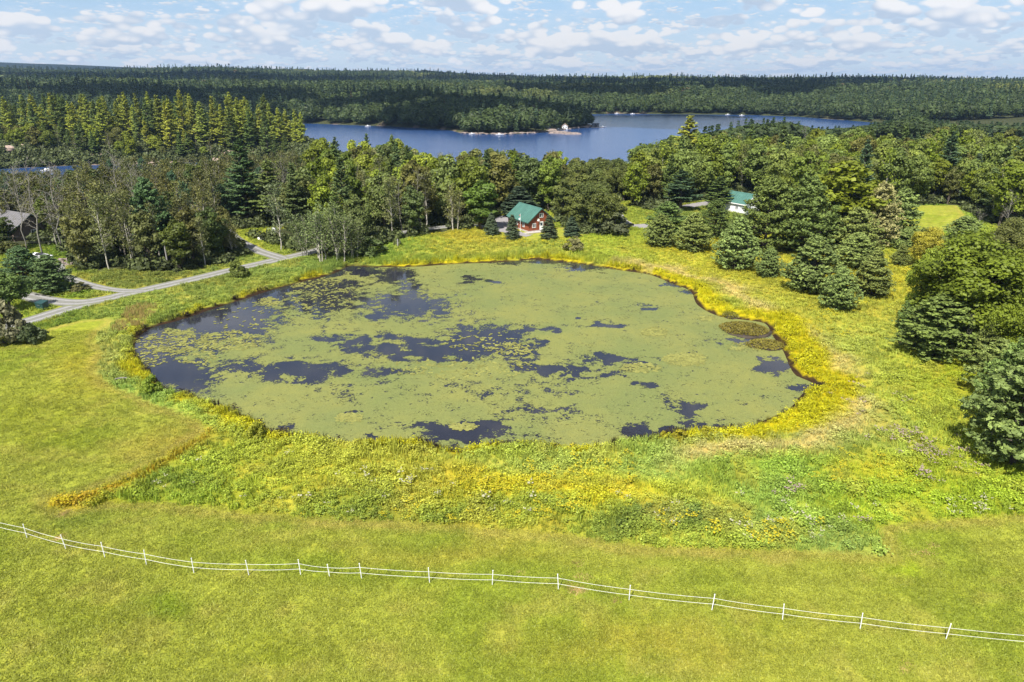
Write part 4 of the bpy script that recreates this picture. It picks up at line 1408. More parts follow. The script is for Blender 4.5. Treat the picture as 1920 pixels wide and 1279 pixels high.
def fill(poly, spacing, kinds, seed, group, labels, avoid=0.85, limit=400, sky=True, sparse=None):
    rng = random.Random(seed)
    x0, y0 = poly.min(0)
    x1, y1 = poly.max(0)
    n = 0
    cand = []
    y = y0
    while y < y1:
        sp_ = spacing * (1 + max(0, y - 200) / 500)
        x = x0
        while x < x1:
            cand.append((x + (rng.random() - .5) * sp_ * 0.9, y + (rng.random() - .5) * sp_ * 0.9))
            x += sp_
        y += sp_
    C = np.array(cand)
    ok = sdf(poly, C[:, 0], C[:, 1]) < 0
    ok &= road_clear(C[:, 0], C[:, 1], 1.8)
    ok &= sd_lake(C[:, 0], C[:, 1]) > 4
    ok &= sdf(POND, C[:, 0], C[:, 1]) > 4
    ok &= sdf(FIELD, C[:, 0], C[:, 1]) > 2
    pxs, _p = proj(C[:, 0], C[:, 1])
    ok &= (pxs > -70) & (pxs < 1990)
    C = C[ok]
    C = C[np.argsort(C[:, 1])]
    for (x, y) in C:
        if n >= limit:
            break
        if any((x - bx) ** 2 + (y - by) ** 2 < 64 for bx, by in BLOCK):
            continue
        if any((x - tx) ** 2 + (y - ty) ** 2 < (avoid * tr) ** 2 for tx, ty, tr in TREE_AT):
            continue
        u = rng.random()
        for (kd, pr, hmin, hmax, cols, w0, w1) in kinds:
            if u < pr:
                break
            u -= pr
        z = gz(x, y)
        h = hmin + (hmax - hmin) * rng.random()
        if sky:
            px, _q = proj(np.array([x]), np.array([y]), z + h)
            lim = top_height(0, float(np.interp(px[0], SKY_X, SKY_Y)) + 6 * (rng.random() - 0.3), y, z)
            if lim < 4.0:
                continue
            h = min(h, lim)
            if h < 0.45 * hmin:
                kd, cols, w0, w1 = 'shrub', [G_OLIVE, G_OAK], 0.9, 1.3
                h = max(h, 3.0)
        ckey = kd if kd in labels else 'tree'
        FILL_N[0] += 1
        e = add_tree(kd, x, y, h, w0 + (w1 - w0) * rng.random(), rng.choice(cols), labels[ckey], group, cat='bush' if kd == 'shrub' else 'tree',
                     name='pine_tree' if kd == 'broad_pine' else kd, hidden=FILL_N[0] in HIDDEN)
        if e is not None:
            FILLED.append((FILL_N[0], e, kd, group))
        n += 1
    return n


n_l = fill(FOREST_L, 4.6, [('poplar_tree', .34, 10, 14, [(0.145, 0.15, 0.045), (0.125, 0.13, 0.036)], .9, 1.25), ('thin_tree', .12, 9, 13, [G_OLIVE], .9, 1.2), ('bare_tree', .08, 10, 13, [G_OLIVE], .9, 1.1),
                           ('broad_pine', .07, 9, 13, [(0.064, 0.112, 0.054)], .7, .85), ('broadleaf_tree', 1, 7.5, 12, [(0.11, 0.115, 0.028), (0.10, 0.125, 0.02), G_DARK, (0.135, 0.14, 0.04)], .85, 1.15)], 3,
           'trees of the roadside grove', {'poplar_tree': 'olive-green poplar among the close trees of the roadside grove', 'thin_tree': 'thin-leaved grey-barked tree inside the roadside grove',
                                          'bare_tree': 'leafless pale tree inside the roadside grove', 'broad_pine': 'dark pine inside the roadside grove',
                                          'broadleaf_tree': 'dark green leafy tree of the roadside grove left of the pond', 'shrub': 'bushy undergrowth shrub along the inlet behind the roadside grove'})
n_m = fill(FOREST_M, 5.0, [('poplar_tree', .22, 10, 14, [G_POPLAR, G_PALE], .9, 1.2), ('thin_tree', .08, 9, 12, [G_OLIVE], .9, 1.2), ('pine_tree', .10, 14, 19, [G_PINE, (0.112, 0.160, 0.056)], 1.0, 1.3),
                           ('broadleaf_tree', 1, 10, 17, [G_OAK, G_MAPLE, G_OLIVE, (0.136, 0.176, 0.048), G_FRESH], .85, 1.1)], 4,
           'trees of the wood left of the cabin', {'poplar_tree': 'pale poplar in the wood between the pond and the lake', 'thin_tree': 'sparse grey tree in the wood between the pond and the lake',
                                                  'pine_tree': 'pine in the wood between the pond and the lake', 'broadleaf_tree': 'green leafy tree in the wood between the pond and the lake',
                                                  'shrub': 'low bush in the wood between the pond and the lake'})
n_c = fill(FOREST_C, 4.2, [('broadleaf_tree', 1, 7.5, 11.5, [(0.125, 0.15, 0.036), (0.11, 0.135, 0.032)], .9, 1.15)], 5,
           'dark thicket right of the cabin', {'tree': 'dark olive tree of the rounded thicket right of the cabin', 'shrub': 'low bush of the rounded thicket right of the cabin'})
n_r = fill(FOREST_R, 5.6, [('pine_tree', .17, 15, 22, [G_PINE, (0.136, 0.184, 0.056), (0.088, 0.136, 0.064)], .95, 1.25), ('poplar_tree', .10, 12, 17, [G_FRESH, (0.192, 0.224, 0.056)], 1.0, 1.4), ('spruce_tree', .05, 12, 16, [G_SPRUCE], .9, 1.1),
                           ('broadleaf_tree', 1, 11, 18, [G_OAK, G_MAPLE, (0.160, 0.208, 0.045), (0.184, 0.232, 0.048), G_OLIVE], .85, 1.12)], 6,
           'trees of the right-hand forest', {'pine_tree': 'pine in the dense right-hand forest above the meadow', 'poplar_tree': 'light green poplar in the dense right-hand forest', 'spruce_tree': 'dark spruce in the dense right-hand forest',
                                             'broadleaf_tree': 'green leafy tree in the dense right-hand forest above the meadow', 'shrub': 'low bush in the dense right-hand forest'}, limit=330)
# tall pines on the far rocky shore, left
rngp = random.Random(8)
PT = [(22, 180), (52, 178), (85, 196), (115, 178), (145, 192), (172, 176), (205, 180), (225, 190), (245, 172), (265, 174), (287, 171), (305, 178), (325, 186), (347, 168), (365, 188), (380, 190), (405, 180),
      (435, 180), (452, 190), (470, 187), (490, 196), (510, 193), (525, 202), (540, 205), (556, 204), (566, 210)]
for (px, top) in PT:
    yb = 392 + 10 * rngp.random() + (14 if px < 300 else 0)
    x = (px - 960) / FPX * (yb * cp + (CAM_H - 8) * sp)
    z = gz(x, yb)
    e = add_tree('pine_tree', x, yb, top_height(0, top, yb, z), 0.85 + 0.3 * rngp.random(), rngp.choice([G_PINE_Y, (0.26, 0.30, 0.05), (0.30, 0.34, 0.06)]),
             'tall sunlit yellow-green pine on the skyline of the stand beyond the inlet', 'tall pines beyond the inlet')
    FILLED.append((-1, e, 'skyline_pine', 'tall pines beyond the inlet'))
n_p = fill(PINE_STAND, 8.5, [('pine_tree', .8, 20, 27, [G_PINE_Y, (0.144, 0.192, 0.051), G_PINE], .9, 1.2), ('broadleaf_tree', 1, 9, 15, [G_OAK, G_FRESH], .9, 1.1)], 7,
           'tall pines beyond the inlet', {'pine_tree': 'yellow-green pine inside the tall stand beyond the inlet', 'broadleaf_tree': 'leafy tree at the foot of the tall pines beyond the inlet', 'shrub': 'bush at the foot of the tall pines beyond the inlet'}, sky=False, limit=90)
SHORE_L = np.array([(-420, 366), (-300, 374), (-200, 368), (-140, 352), (-120, 362), (-120, 384), (-136, 386), (-200, 392), (-300, 398), (-470, 400)])
n_s = fill(SHORE_L, 4.8, [('pine_tree', .25, 9, 17, [G_PINE, G_PINE_Y], 1.0, 1.3), ('thin_tree', .12, 8, 11, [G_OLIVE], 1, 1.2), ('broadleaf_tree', 1, 6, 13, [G_OAK, G_FRESH, G_MAPLE, G_OLIVE], .95, 1.25)], 9,
           'trees along the far bank of the inlet', {'pine_tree': 'shorter pine on the far rocky bank of the inlet', 'thin_tree': 'thin tree on the far rocky bank of the inlet', 'broadleaf_tree': 'leafy tree on the far rocky bank of the inlet',
                                                    'shrub': 'bush on the far rocky bank of the inlet'}, sky=False, limit=170)
# every tree's label says which one it is
ORD = ['', 'first', 'second', 'third', 'fourth', 'fifth', 'sixth', 'seventh', 'eighth', 'ninth', 'tenth', 'eleventh', 'twelfth']
ZONES = {
    'trees of the roadside grove': [(130, 'behind the parked motorboat'), (250, 'left of the utility pole'), (400, 'behind the utility pole'), (9999, 'beside the side driveway')],
    'trees of the wood left of the cabin': [(620, 'behind the pond-corner birches'), (760, 'above the wooden post'), (880, 'above the goldenrod bank'), (9999, 'behind the red cabin')],
    'dark thicket right of the cabin': [(9999, 'right of the red cabin')],
    'trees of the right-hand forest': [(1300, 'behind the parked car'), (1450, 'behind the white building'), (1620, 'behind the round maple'), (1800, 'above the mown field'), (9999, 'at the right picture edge')],
    'tall pines beyond the inlet': [(200, 'in the far-left stand'), (400, 'amid the left stand'), (9999, 'near the lake')],
    'trees along the far bank of the inlet': [(200, 'on the far-left inlet bank'), (400, 'on the middle inlet bank'), (9999, 'on the lakeward inlet bank')],
}
WORD = {'broadleaf_tree': 'leafy tree', 'pine_tree': 'pine', 'broad_pine': 'pine', 'poplar_tree': 'poplar', 'thin_tree': 'thin tree', 'bare_tree': 'leafless tree', 'spruce_tree': 'spruce', 'shrub': 'bush', 'skyline_pine': 'skyline pine'}


def shade_word(o):
    r_, g_, b__ = [c for c in o.children if c.name.split('.')[0] in ('crown', 'foliage', 'branches')][0].color[:3]
    if g_ > 0.22:
        return 'light yellow-green' if r_ > 0.9 * g_ else 'light green'
    if g_ < 0.125:
        return 'dark green'
    return 'olive' if r_ > 0.93 * g_ else 'mid-green'


bins = {}
for (_n, e, kd, group) in FILLED:
    x, y = e.location[0], e.location[1]
    px = float(proj(np.array([x]), np.array([y]), e.location[2] + 5)[0][0])
    zone = [z_ for lim_, z_ in ZONES[group] if px < lim_][0]
    bins.setdefault((group, zone, kd), []).append((y, px, e))
for (group, zone, kd), lst in bins.items():
    lst.sort(key=lambda q: q[0])
    rows = max(1, min(3, len(lst) // 5))
    names = {1: [''], 2: [' in front', ' further back'], 3: [' in front', ' halfway back', ' at the back']}[rows]
    for r_ in range(rows):
        part_ = lst[len(lst) * r_ // rows: len(lst) * (r_ + 1) // rows]
        sets = {}
        for q in part_:
            sets.setdefault('grey' if kd == 'bare_tree' else shade_word(q[2]), []).append(q)
        for sw, qs in sets.items():
            qs.sort(key=lambda q: q[1])
            for i, (_y, _px, e) in enumerate(qs):
                o_ = '' if len(qs) == 1 else ', %s from the left' % (ORD[i + 1] if i < 12 else '%dth' % (i + 1))
                e['label'] = '%s %s %s%s%s' % (sw, WORD[kd], zone, names[r_], o_)
                e['group'] = group
print('WOODS', n_s, n_l, n_m, n_c, n_r, n_p)
# ------------------------------------------------------------------ masses nobody could count: far forest, meadow growth, undergrowth
def scatter_group():
    g = bpy.data.node_groups.new('scatter', 'GeometryNodeTree')
    g.interface.new_socket('Geometry', in_out='INPUT', socket_type='NodeSocketGeometry')
    g.interface.new_socket('Plants', in_out='INPUT', socket_type='NodeSocketCollection')
    g.interface.new_socket('Geometry', in_out='OUTPUT', socket_type='NodeSocketGeometry')
    N, L = g.nodes, g.links
    gi, go = N.new('NodeGroupInput'), N.new('NodeGroupOutput')
    ci = N.new('GeometryNodeCollectionInfo')
    ci.inputs['Separate Children'].default_value = True
    ci.inputs['Reset Children'].default_value = True
    L.new(gi.outputs['Plants'], ci.inputs['Collection'])
    ip = N.new('GeometryNodeInstanceOnPoints')
    L.new(gi.outputs['Geometry'], ip.inputs['Points'])
    L.new(ci.outputs[0], ip.inputs['Instance'])
    ip.inputs['Pick Instance'].default_value = True
    for nm, dt, sock in (('var', 'INT', 'Instance Index'), ('rot', 'FLOAT_VECTOR', 'Rotation'), ('scl', 'FLOAT_VECTOR', 'Scale')):
        na = N.new('GeometryNodeInputNamedAttribute')
        na.data_type = dt
        na.inputs['Name'].default_value = nm
        L.new(na.outputs[0], ip.inputs[sock])
    L.new(ip.outputs[0], go.inputs['Geometry'])
    return g


SCATTER = scatter_group()


def scatter(name, pts, var, rotz, scl, col, meshes, fcol=None, tilt=None, **kw):
    me = bpy.data.meshes.new(name)
    pts = np.asarray(pts, np.float32)
    n = len(pts)
    me.vertices.add(n)
    me.vertices.foreach_set('co', pts.ravel())
    a = me.attributes.new('var', 'INT', 'POINT')
    a.data.foreach_set('value', np.asarray(var, np.int32))
    rot = np.zeros((n, 3), np.float32)
    rot[:, 2] = rotz
    if tilt is not None:
        rot[:, :2] = tilt
    for k, d in (('rot', rot), ('scl', np.asarray(scl, np.float32))):
        a = me.attributes.new(k, 'FLOAT_VECTOR', 'POINT')
        a.data.foreach_set('vector', d.ravel())
    for k, d in (('col', col), ('fcol', fcol if fcol is not None else col)):
        a = me.attributes.new(k, 'FLOAT_COLOR', 'POINT')
        a.data.foreach_set('color', np.concatenate([np.asarray(d, np.float32), np.ones((n, 1), np.float32)], 1).ravel())
    o = obj(name, me, **kw)
    c = bpy.data.collections.new(name + '_kinds')
    for i, m in enumerate(meshes):
        c.objects.link(bpy.data.objects.new('%s_kind_%02d' % (name, i), m))
    md = o.modifiers.new('scatter', 'NODES')
    md.node_group = SCATTER
    for it in SCATTER.interface.items_tree:
        if it.name == 'Plants':
            md[it.identifier] = c
    return o


# --- far forest
def far_broad(seed):
    rng = np.random.default_rng(seed)
    cr = Crown()
    m = 230
    d = unit(rng.normal(size=(m, 3)) + np.array([0, 0, 0.35]))
    lob = 0.75 + 0.5 * vnoise(d[:, 0] * 2.2 + 9 + seed, d[:, 1] * 2.2 + d[:, 2] * 2, seed)
    pos = d * lob[:, None] * np.array([5.0, 5.0, 4.6]) + np.array([0, 0, 8.2])
    v, q = leaves(pos, d + 0.35 * rng.normal(size=(m, 3)), 0.95, rng, 1.4)
    cr.add(v, q, np.clip(0.45 + 0.5 * (lob - 1.0) + 0.12 * rng.normal(size=m), 0, 1))
    return cr.mesh('far_broadleaf', M_SCATTER)


def far_pine(seed):
    rng = np.random.default_rng(seed)
    cr = Crown()
    m = 210
    t_ = rng.random(m) ** 1.2
    lay = np.floor(t_ * 9) / 9
    az = rng.random(m) * 6.283
    r_ = (1 - t_) ** 0.8 * 3.6 * (0.35 + 0.65 * vnoise(az * 1.3, lay * 9, seed)) * (0.5 + 0.5 * rng.random(m)) + 0.15
    pos = np.stack([np.cos(az) * r_, np.sin(az) * r_, 3.5 + (lay * 0.7 + t_ * 0.3) * 14.5], 1)
    out_ = np.stack([np.cos(az), np.sin(az), np.full(m, 0.9)], 1)
    v, q = leaves(pos, out_ + 0.4 * rng.normal(size=(m, 3)), 0.85, rng, 1.2)
    cr.add(v, q, np.clip(0.45 + 0.15 * rng.normal(size=m), 0, 1))
    return cr.mesh('far_pine', M_SCATTER)


FAR_KINDS = [far_broad(s) for s in (1, 2, 3, 4)] + [far_pine(s) for s in (5, 6, 7)]
rng = np.random.default_rng(77)


def wedge(n, r0, r1, a0, a1):
    r_ = np.sqrt(r0 * r0 + (r1 * r1 - r0 * r0) * rng.random(n))
    a_ = a0 + (a1 - a0) * rng.random(n)
    return r_ * np.sin(a_), r_ * np.cos(a_)


fx, fy, fs = [], [], []
for (r0, r1, spc, big) in ((300, 700, 6.3, 1.0), (700, 1150, 7.0, 1.05), (1150, 1900, 9.5, 1.25), (1900, 3400, 14.0, 1.5)):
    area = 0.5 * (r1 * r1 - r0 * r0) * (2 * R(44))
    x, y = wedge(int(area / spc ** 2), r0, r1, -R(44), R(44))
    fx.append(x)
    fy.append(y)
    fs.append(np.full(len(x), big))
fx, fy, fs = map(np.concatenate, (fx, fy, fs))
ok = sd_lake(fx, fy) > np.where(fy > 590, 2.0, 4.5)
for poly in (FOREST_L, FOREST_M, FOREST_C, FOREST_R, FIELD):
    ok &= sdf(poly, fx, fy) > 1.0
near_pines = (sdf(PINE_STAND, fx, fy) < 0) & (fy < 440)
ok &= ~near_pines
ok &= (fy > 405) | (fx > 60)
ok &= ~((fx > -150) & (fx < -60) & (fy < 560))
ok &= ~((fx < -80) & (fy < 398))
clearing = PP([(560, 186), (600, 186), (600, 222), (560, 222)], -3)
ok &= fbm(fx / 60, fy / 60, 2, 201) > 0.16
for (px, py, rad) in ((1023, 239, 7), (1023, 241.5, 6), (1059, 238.5, 6), (1059, 240, 5)):      # plots of the two lakeside cottages
    qx, qy = P(px, py, LAKE_Z + 2)
    ok &= (fx - qx) ** 2 + (fy - qy) ** 2 > rad * rad
fx, fy, fs = fx[ok], fy[ok], fs[ok]
fz = hgt(fx, fy)
pxs, pys = proj(fx, fy, fz + 14)
ok = (pxs > -120) & (pxs < 2040)
fx, fy, fz, fs = fx[ok], fy[ok], fz[ok], fs[ok]
nf = len(fx)
pinep = 0.10 + 0.22 * sstep(0.45, 0.65, fbm(fx / 180, fy / 180, 2, 210))
isp = rng.random(nf) < pinep
var = np.where(isp, 4 + rng.integers(0, 3, nf), rng.integers(0, 4, nf))
tone = rng.random(nf)[:, None]
c1 = np.array([0.054, 0.080, 0.022]) * (0.75 + 0.5 * tone)
c2 = np.array([0.042, 0.072, 0.028]) * (0.75 + 0.5 * tone)
fc_ = np.where(isp[:, None], c2, c1)
sunlit_tone = sstep(0.55, 0.68, fbm(fx / 230 + 4, fy / 230, 3, 220))[:, None] * (~isp)[:, None]
fc_ = fc_ * (1 - 0.75 * sunlit_tone) + np.array([0.19, 0.21, 0.05]) * 0.75 * sunlit_tone  # lighter leaf colour in patches, standing in for sunlit strips of forest
rust = (rng.random(nf) < 0.004)[:, None]
fc_ = np.where(rust, np.array([0.11, 0.085, 0.04]), fc_)
hs = fs * (0.62 + 0.68 * rng.random(nf)) * np.where(isp, 1.05, 1.0)
# along the skyline of the near forest keep the row below the lake view
lim = ((fy < 560) & (fx > -60)) | ((fy < 700) & (fx > 110))
pyl = np.interp(pxs[ok], SKY_X, SKY_Y)
el = np.arctan((639.5 - pyl) / FPX) - PITCH
hmax = np.where(lim, CAM_H + fy * np.tan(el) - fz, 99) / 15.0
keep = hmax > 0.35
hs = np.minimum(hs, hmax)
sel = keep
print('FAR', sel.sum())
scatter('forest', np.stack([fx, fy, fz - 0.5], 1)[sel], var[sel], rng.random(sel.sum()) * 6.28,
        np.stack([fs * (0.85 + 0.4 * rng.random(nf)), fs * (0.85 + 0.4 * rng.random(nf)), hs], 1)[sel], fc_[sel], FAR_KINDS, kind='stuff',
        label='dark mixed forest covering the far shores and hills', cat='forest')

# --- undergrowth below the near woods
def bush_mesh(seed, m=120, size=0.3):
    rg = np.random.default_rng(seed)
    cr = Crown()
    d = unit(rg.normal(size=(m, 3)) + np.array([0, 0, 0.6]))
    pos = d * (0.6 + 0.5 * rg.random((m, 1))) * np.array([1.2, 1.2, 1.0]) + np.array([0, 0, 0.55])
    v, q = leaves(pos, d + 0.6 * rg.normal(size=(m, 3)), size, rg, 1.3)
    cr.add(v, q, np.clip(0.45 + 0.18 * rg.normal(size=m), 0, 1))
    return cr.mesh('undergrowth_bush', M_SCATTER)


BUSHES = [bush_mesh(s) for s in (1, 2, 3)]
ux = rng.uniform(-240, 240, 26000)
uy = rng.uniform(120, 330, 26000)
ux = np.concatenate([ux, rng.uniform(-440, -85, 9000)])
uy = np.concatenate([uy, rng.uniform(345, 470, 9000)])
um = forest_mask(ux, uy) > 0.5
um &= road_clear(ux, uy, 0.8) & (sd_lake(ux, uy) > 2) & (sdf(FIELD, ux, uy) > 1)
upx, _u = proj(ux, uy)
um &= (upx > -60) & (upx < 1980)
for bx, by in BLOCK:
    um &= (ux - bx) ** 2 + (uy - by) ** 2 > 36
ux, uy = ux[um], uy[um]
nu = len(ux)
us = (0.6 + 0.9 * rng.random(nu)) * np.where(uy > 335, 1.7, 1.0)
uc = np.array([0.085, 0.105, 0.036]) * (0.6 + 0.8 * rng.random((nu, 1)))
scatter('undergrowth', np.stack([ux, uy, interp_z(ux, uy) - 0.05], 1), rng.integers(0, 3, nu), rng.random(nu) * 6.28, np.stack([us, us, us * (0.7 + 0.6 * rng.random(nu))], 1), uc, BUSHES,
        kind='stuff', label='dark undergrowth covering the floor of the woods', cat='undergrowth')

# --- meadow growth
def tuft(seed, nbl=13, h=0.75, spread=0.34, width=0.035, heads=0, hsize=0.07, lean=0.35):
    rg = np.random.default_rng(seed)
    V, T, tint, head = [], [], [], []
    for i in range(nbl):
        a = rg.random() * 6.283
        p = np.array([math.cos(a), math.sin(a), 0]) * spread * math.sqrt(rg.random())
        l_ = unit(np.array([rg.normal(), rg.normal(), 0])) * lean * (0.3 + rg.random())
        hh = h * (0.6 + 0.5 * rg.random())
        sd_ = unit(np.array([rg.normal(), rg.normal(), 0.0])) * width * (0.7 + 0.6 * rg.random())
        mid = p + l_ * hh * 0.35 + np.array([0, 0, hh * 0.6])
        tip = p + l_ * hh + np.array([0, 0, hh])
        b0 = len(V)
        V += [p - sd_, p + sd_, mid - sd_ * 0.8, mid + sd_ * 0.8, tip]
        T += [(b0, b0 + 1, b0 + 3), (b0, b0 + 3, b0 + 2), (b0 + 2, b0 + 3, b0 + 4)]
        tn_ = float(np.clip(0.45 + 0.2 * rg.normal(), 0, 1))
        tint += [tn_] * 5
        head += [0] * 5
        if i < heads:
            for k in range(3):
                b0 = len(V)
                c = tip + rg.normal(size=3) * hsize * 0.8
                d1 = rg.normal(size=3) * hsize
                d1[2] *= 0.4
                d2 = rg.normal(size=3) * hsize
                d2[2] *= 0.4
                V += [c - d1, c + d1, c + d2]
                T += [(b0, b0 + 1, b0 + 2)]
                tint += [0.5] * 3
                head += [1] * 3
    return mesh_np('tuft', np.array(V), None, np.array(T), {'tint': np.array(tint), 'head': np.array(head, float)}, M_SCATTER)


def herb(seed, n=34, h=0.7, spread=0.36, size=0.085, heads=0):
    """leafy weed: stems hidden in broad leaves, flower heads on top"""
    rg = np.random.default_rng(seed)
    pos = np.stack([rg.normal(size=n) * spread * 0.6, rg.normal(size=n) * spread * 0.6, h * (0.25 + 0.75 * rg.random(n) ** 0.7)], 1)
    v, q = leaves(pos, rg.normal(size=(n, 3)) * 0.6 + np.array([0, 0, 1.0]), size, rg, 1.1)
    tint = np.repeat(np.clip(0.45 + 0.2 * rg.normal(size=n), 0, 1), 4)
    head = np.zeros(len(v))
    if heads:
        hp = np.stack([rg.normal(size=heads) * spread * 0.6, rg.normal(size=heads) * spread * 0.6, h * (0.92 + 0.16 * rg.random(heads))], 1)
        v2, q2 = leaves(hp, rg.normal(size=(heads, 3)) * 0.5 + np.array([0, 0, 1.0]), 0.075, rg, 1.4)
        q = np.concatenate([q, q2 + len(v)])
        v = np.concatenate([v, v2])
        tint = np.concatenate([tint, np.full(len(v2), 0.5)])
        head = np.concatenate([head, np.ones(len(v2))])
    return mesh_np('herb', v, q, None, {'tint': tint, 'head': head}, M_SCATTER)


GROWTH = [tuft(1), tuft(2, 14, .85, .36), tuft(3, 12, .65, .3), herb(4), herb(5, 38, .6), herb(6, 30, .75, .34, .08, 16), herb(7, 28, .7, .4, .08, 12), tuft(8, 16, 1.5, .4, .03, 0, .07, .18)]
YELLOW, WHITE_F, MAUVE = np.array([0.50, 0.42, 0.02]), np.array([0.44, 0.42, 0.28]), np.array([0.34, 0.26, 0.22])
NP_ = 330000
mx_ = rng.uniform(-112, 131, NP_)
my_ = rng.uniform(40, 215, NP_)
rr_ = np.hypot(mx_, my_)
ok = rng.random(NP_) < np.interp(rr_, [40, 70, 110, 160, 215], [1.0, 0.85, 0.55, 0.40, 0.30])
mx_, my_ = mx_[ok], my_[ok]
ok = (grid_at(S_LAWN, mx_, my_) > 0.15) & (grid_at(S_POND, mx_, my_) > 0.0) & (grid_at(FMASK, mx_, my_) < 0.6)
mx_, my_ = mx_[ok], my_[ok]
ok = road_clear(mx_, my_, 0.25)
px_, py_ = proj(mx_, my_)
ok &= (px_ > -80) & (px_ < 2000)
# trodden gap through the growth below the pond
gap = line_dist(PP([(852, 850), (838, 880), (842, 905)]), mx_, my_)
ok &= (gap > 0.35)
mx_, my_, px_, py_ = mx_[ok], my_[ok], px_[ok], py_[ok]
nm = len(mx_)
s_p_ = sdf(POND, mx_, my_)
mc = base_colour(mx_, my_, s_p_, sdf(LAWN, mx_, my_) + 5, np.full(nm, 99.0), np.zeros(nm))
mc = mc * (0.80 + 0.5 * rng.random((nm, 1))) * np.array([1.14, 1.29, 1.5])
u = rng.random(nm)
herby = sstep(0.42, 0.6, fbm(mx_ / 4, my_ / 4, 3, 301))
var = np.where(u < 0.25 + 0.45 * herby, 3 + rng.integers(0, 2, nm), rng.integers(0, 3, nm))
fcol = np.tile(WHITE_F, (nm, 1))


def patch(cx, cyy, rx, ry, prob, vv, colr):
    g = prob * np.exp(-((px_ - cx) / rx) ** 2 - ((py_ - cyy) / ry) ** 2) * sstep(0.4, 0.6, fbm(mx_ / 1.6, my_ / 1.6, 2, int(cx)))
    hit = rng.random(nm) < g
    var[hit] = vv
    fcol[hit] = colr


for a in ((960, 905, 110, 26, .5), (1130, 902, 80, 34, .5), (870, 452, 80, 16, .5), (1030, 455, 60, 6, .8), (1070, 447, 30, 6, .9), (1300, 466, 70, 10, .7), (1560, 500, 80, 30, .6), (1690, 520, 40, 40, .6),
          (1630, 880, 80, 24, .5), (1020, 965, 60, 16, .7), (700, 978, 120, 14, .35), (120, 948, 40, 12, .8), (1420, 1000, 90, 24, .3), (1540, 600, 60, 40, .3), (1270, 985, 60, 12, .5), (830, 468, 20, 6, .8), (930, 985, 70, 14, .5)):
    patch(*a[:4], a[4] * 0.75, 5, YELLOW)
for a in ((620, 960, 80, 14, .4), (540, 950, 60, 14, .35), (330, 890, 60, 26, .2), (1480, 985, 110, 26, .5), (1820, 950, 50, 12, .6), (1000, 950, 200, 30, .12), (760, 900, 160, 40, .10)):
    patch(*a[:4], a[4] * 0.55, 6, WHITE_F)
for a in ((1740, 840, 60, 16, .9), (1810, 870, 50, 12, .9), (1700, 820, 40, 20, .7), (1730, 885, 60, 14, .7), (1830, 845, 30, 14, .8), (1640, 750, 60, 30, .3), (1485, 925, 20, 10, .8), (1625, 975, 26, 6, .9), (1730, 895, 30, 8, .8)):
    patch(*a[:4], a[4] * 0.7, 6, MAUVE)
# reeds on the far bank and dry tall grass
reed = (s_p_ > 0.3) & (s_p_ < 6.0) & (py_ < 520) & (px_ > 560) & (px_ < 1200) & (rng.random(nm) < 0.4)
var[reed] = 7
tall = (line_dist(PP([(240, 610), (262, 590), (268, 580)]), mx_, my_) < 2.2) & (rng.random(nm) < .6)
var[tall] = 7
mc[tall] = lin((196, 182, 118)) / KALB
sl_ = grid_at(S_LAWN, mx_, my_)
gold = np.clip(1 - np.abs(line_dist(PP([(90, 946), (150, 934), (230, 905), (300, 866), (372, 818)]), mx_, my_) - 0.9) / 1.3, 0, 1)[:, None] * (0.4 + 0.6 * rng.random((nm, 1)))
mc = mc * (1 - gold) + lin((186, 160, 40)) / KALB * 1.2 * gold
edge = np.maximum(sstep(0.0, 2.5, sl_), 0.75 + 0.6 * gold[:, 0])
ms = (0.45 + 0.42 * rng.random(nm)) * (0.72 + 0.28 * edge) * (0.45 + 1.1 * fbm(mx_ / 2.4, my_ / 2.4, 3, 305))
shoreh = 1 + 0.35 * (1 - sstep(0, 5, s_p_))
print('MEADOW', nm)
scatter('meadow_growth', np.stack([mx_, my_, interp_z(mx_, my_) - 0.03], 1), var, rng.random(nm) * 6.28, np.stack([ms * 1.4, ms * 1.4, ms * shoreh], 1), mc, GROWTH, fcol=fcol,
        kind='stuff', label='tall yellow-green meadow grass and wild flowers round the pond', cat='meadow')

# short grass of the mown lawns
def turf(seed, n=16, h=0.075, spread=0.2):
    rg = np.random.default_rng(seed)
    V, T, tint = [], [], []
    for i in range(n):
        p = np.array([rg.normal() * spread * .6, rg.normal() * spread * .6, 0])
        d = np.array([rg.normal() * .06, rg.normal() * .06, h * (.5 + .7 * rg.random())])
        s = unit(np.array([rg.normal(), rg.normal(), 0.])) * 0.03
        b0 = len(V)
        V += [p - s, p + s, p + d]
        T.append((b0, b0 + 1, b0 + 2))
        tint += [float(np.clip(.45 + .2 * rg.normal(), 0, 1))] * 3
    return mesh_np('turf', np.array(V), None, np.array(T), {'tint': np.array(tint)}, M_SCATTER)


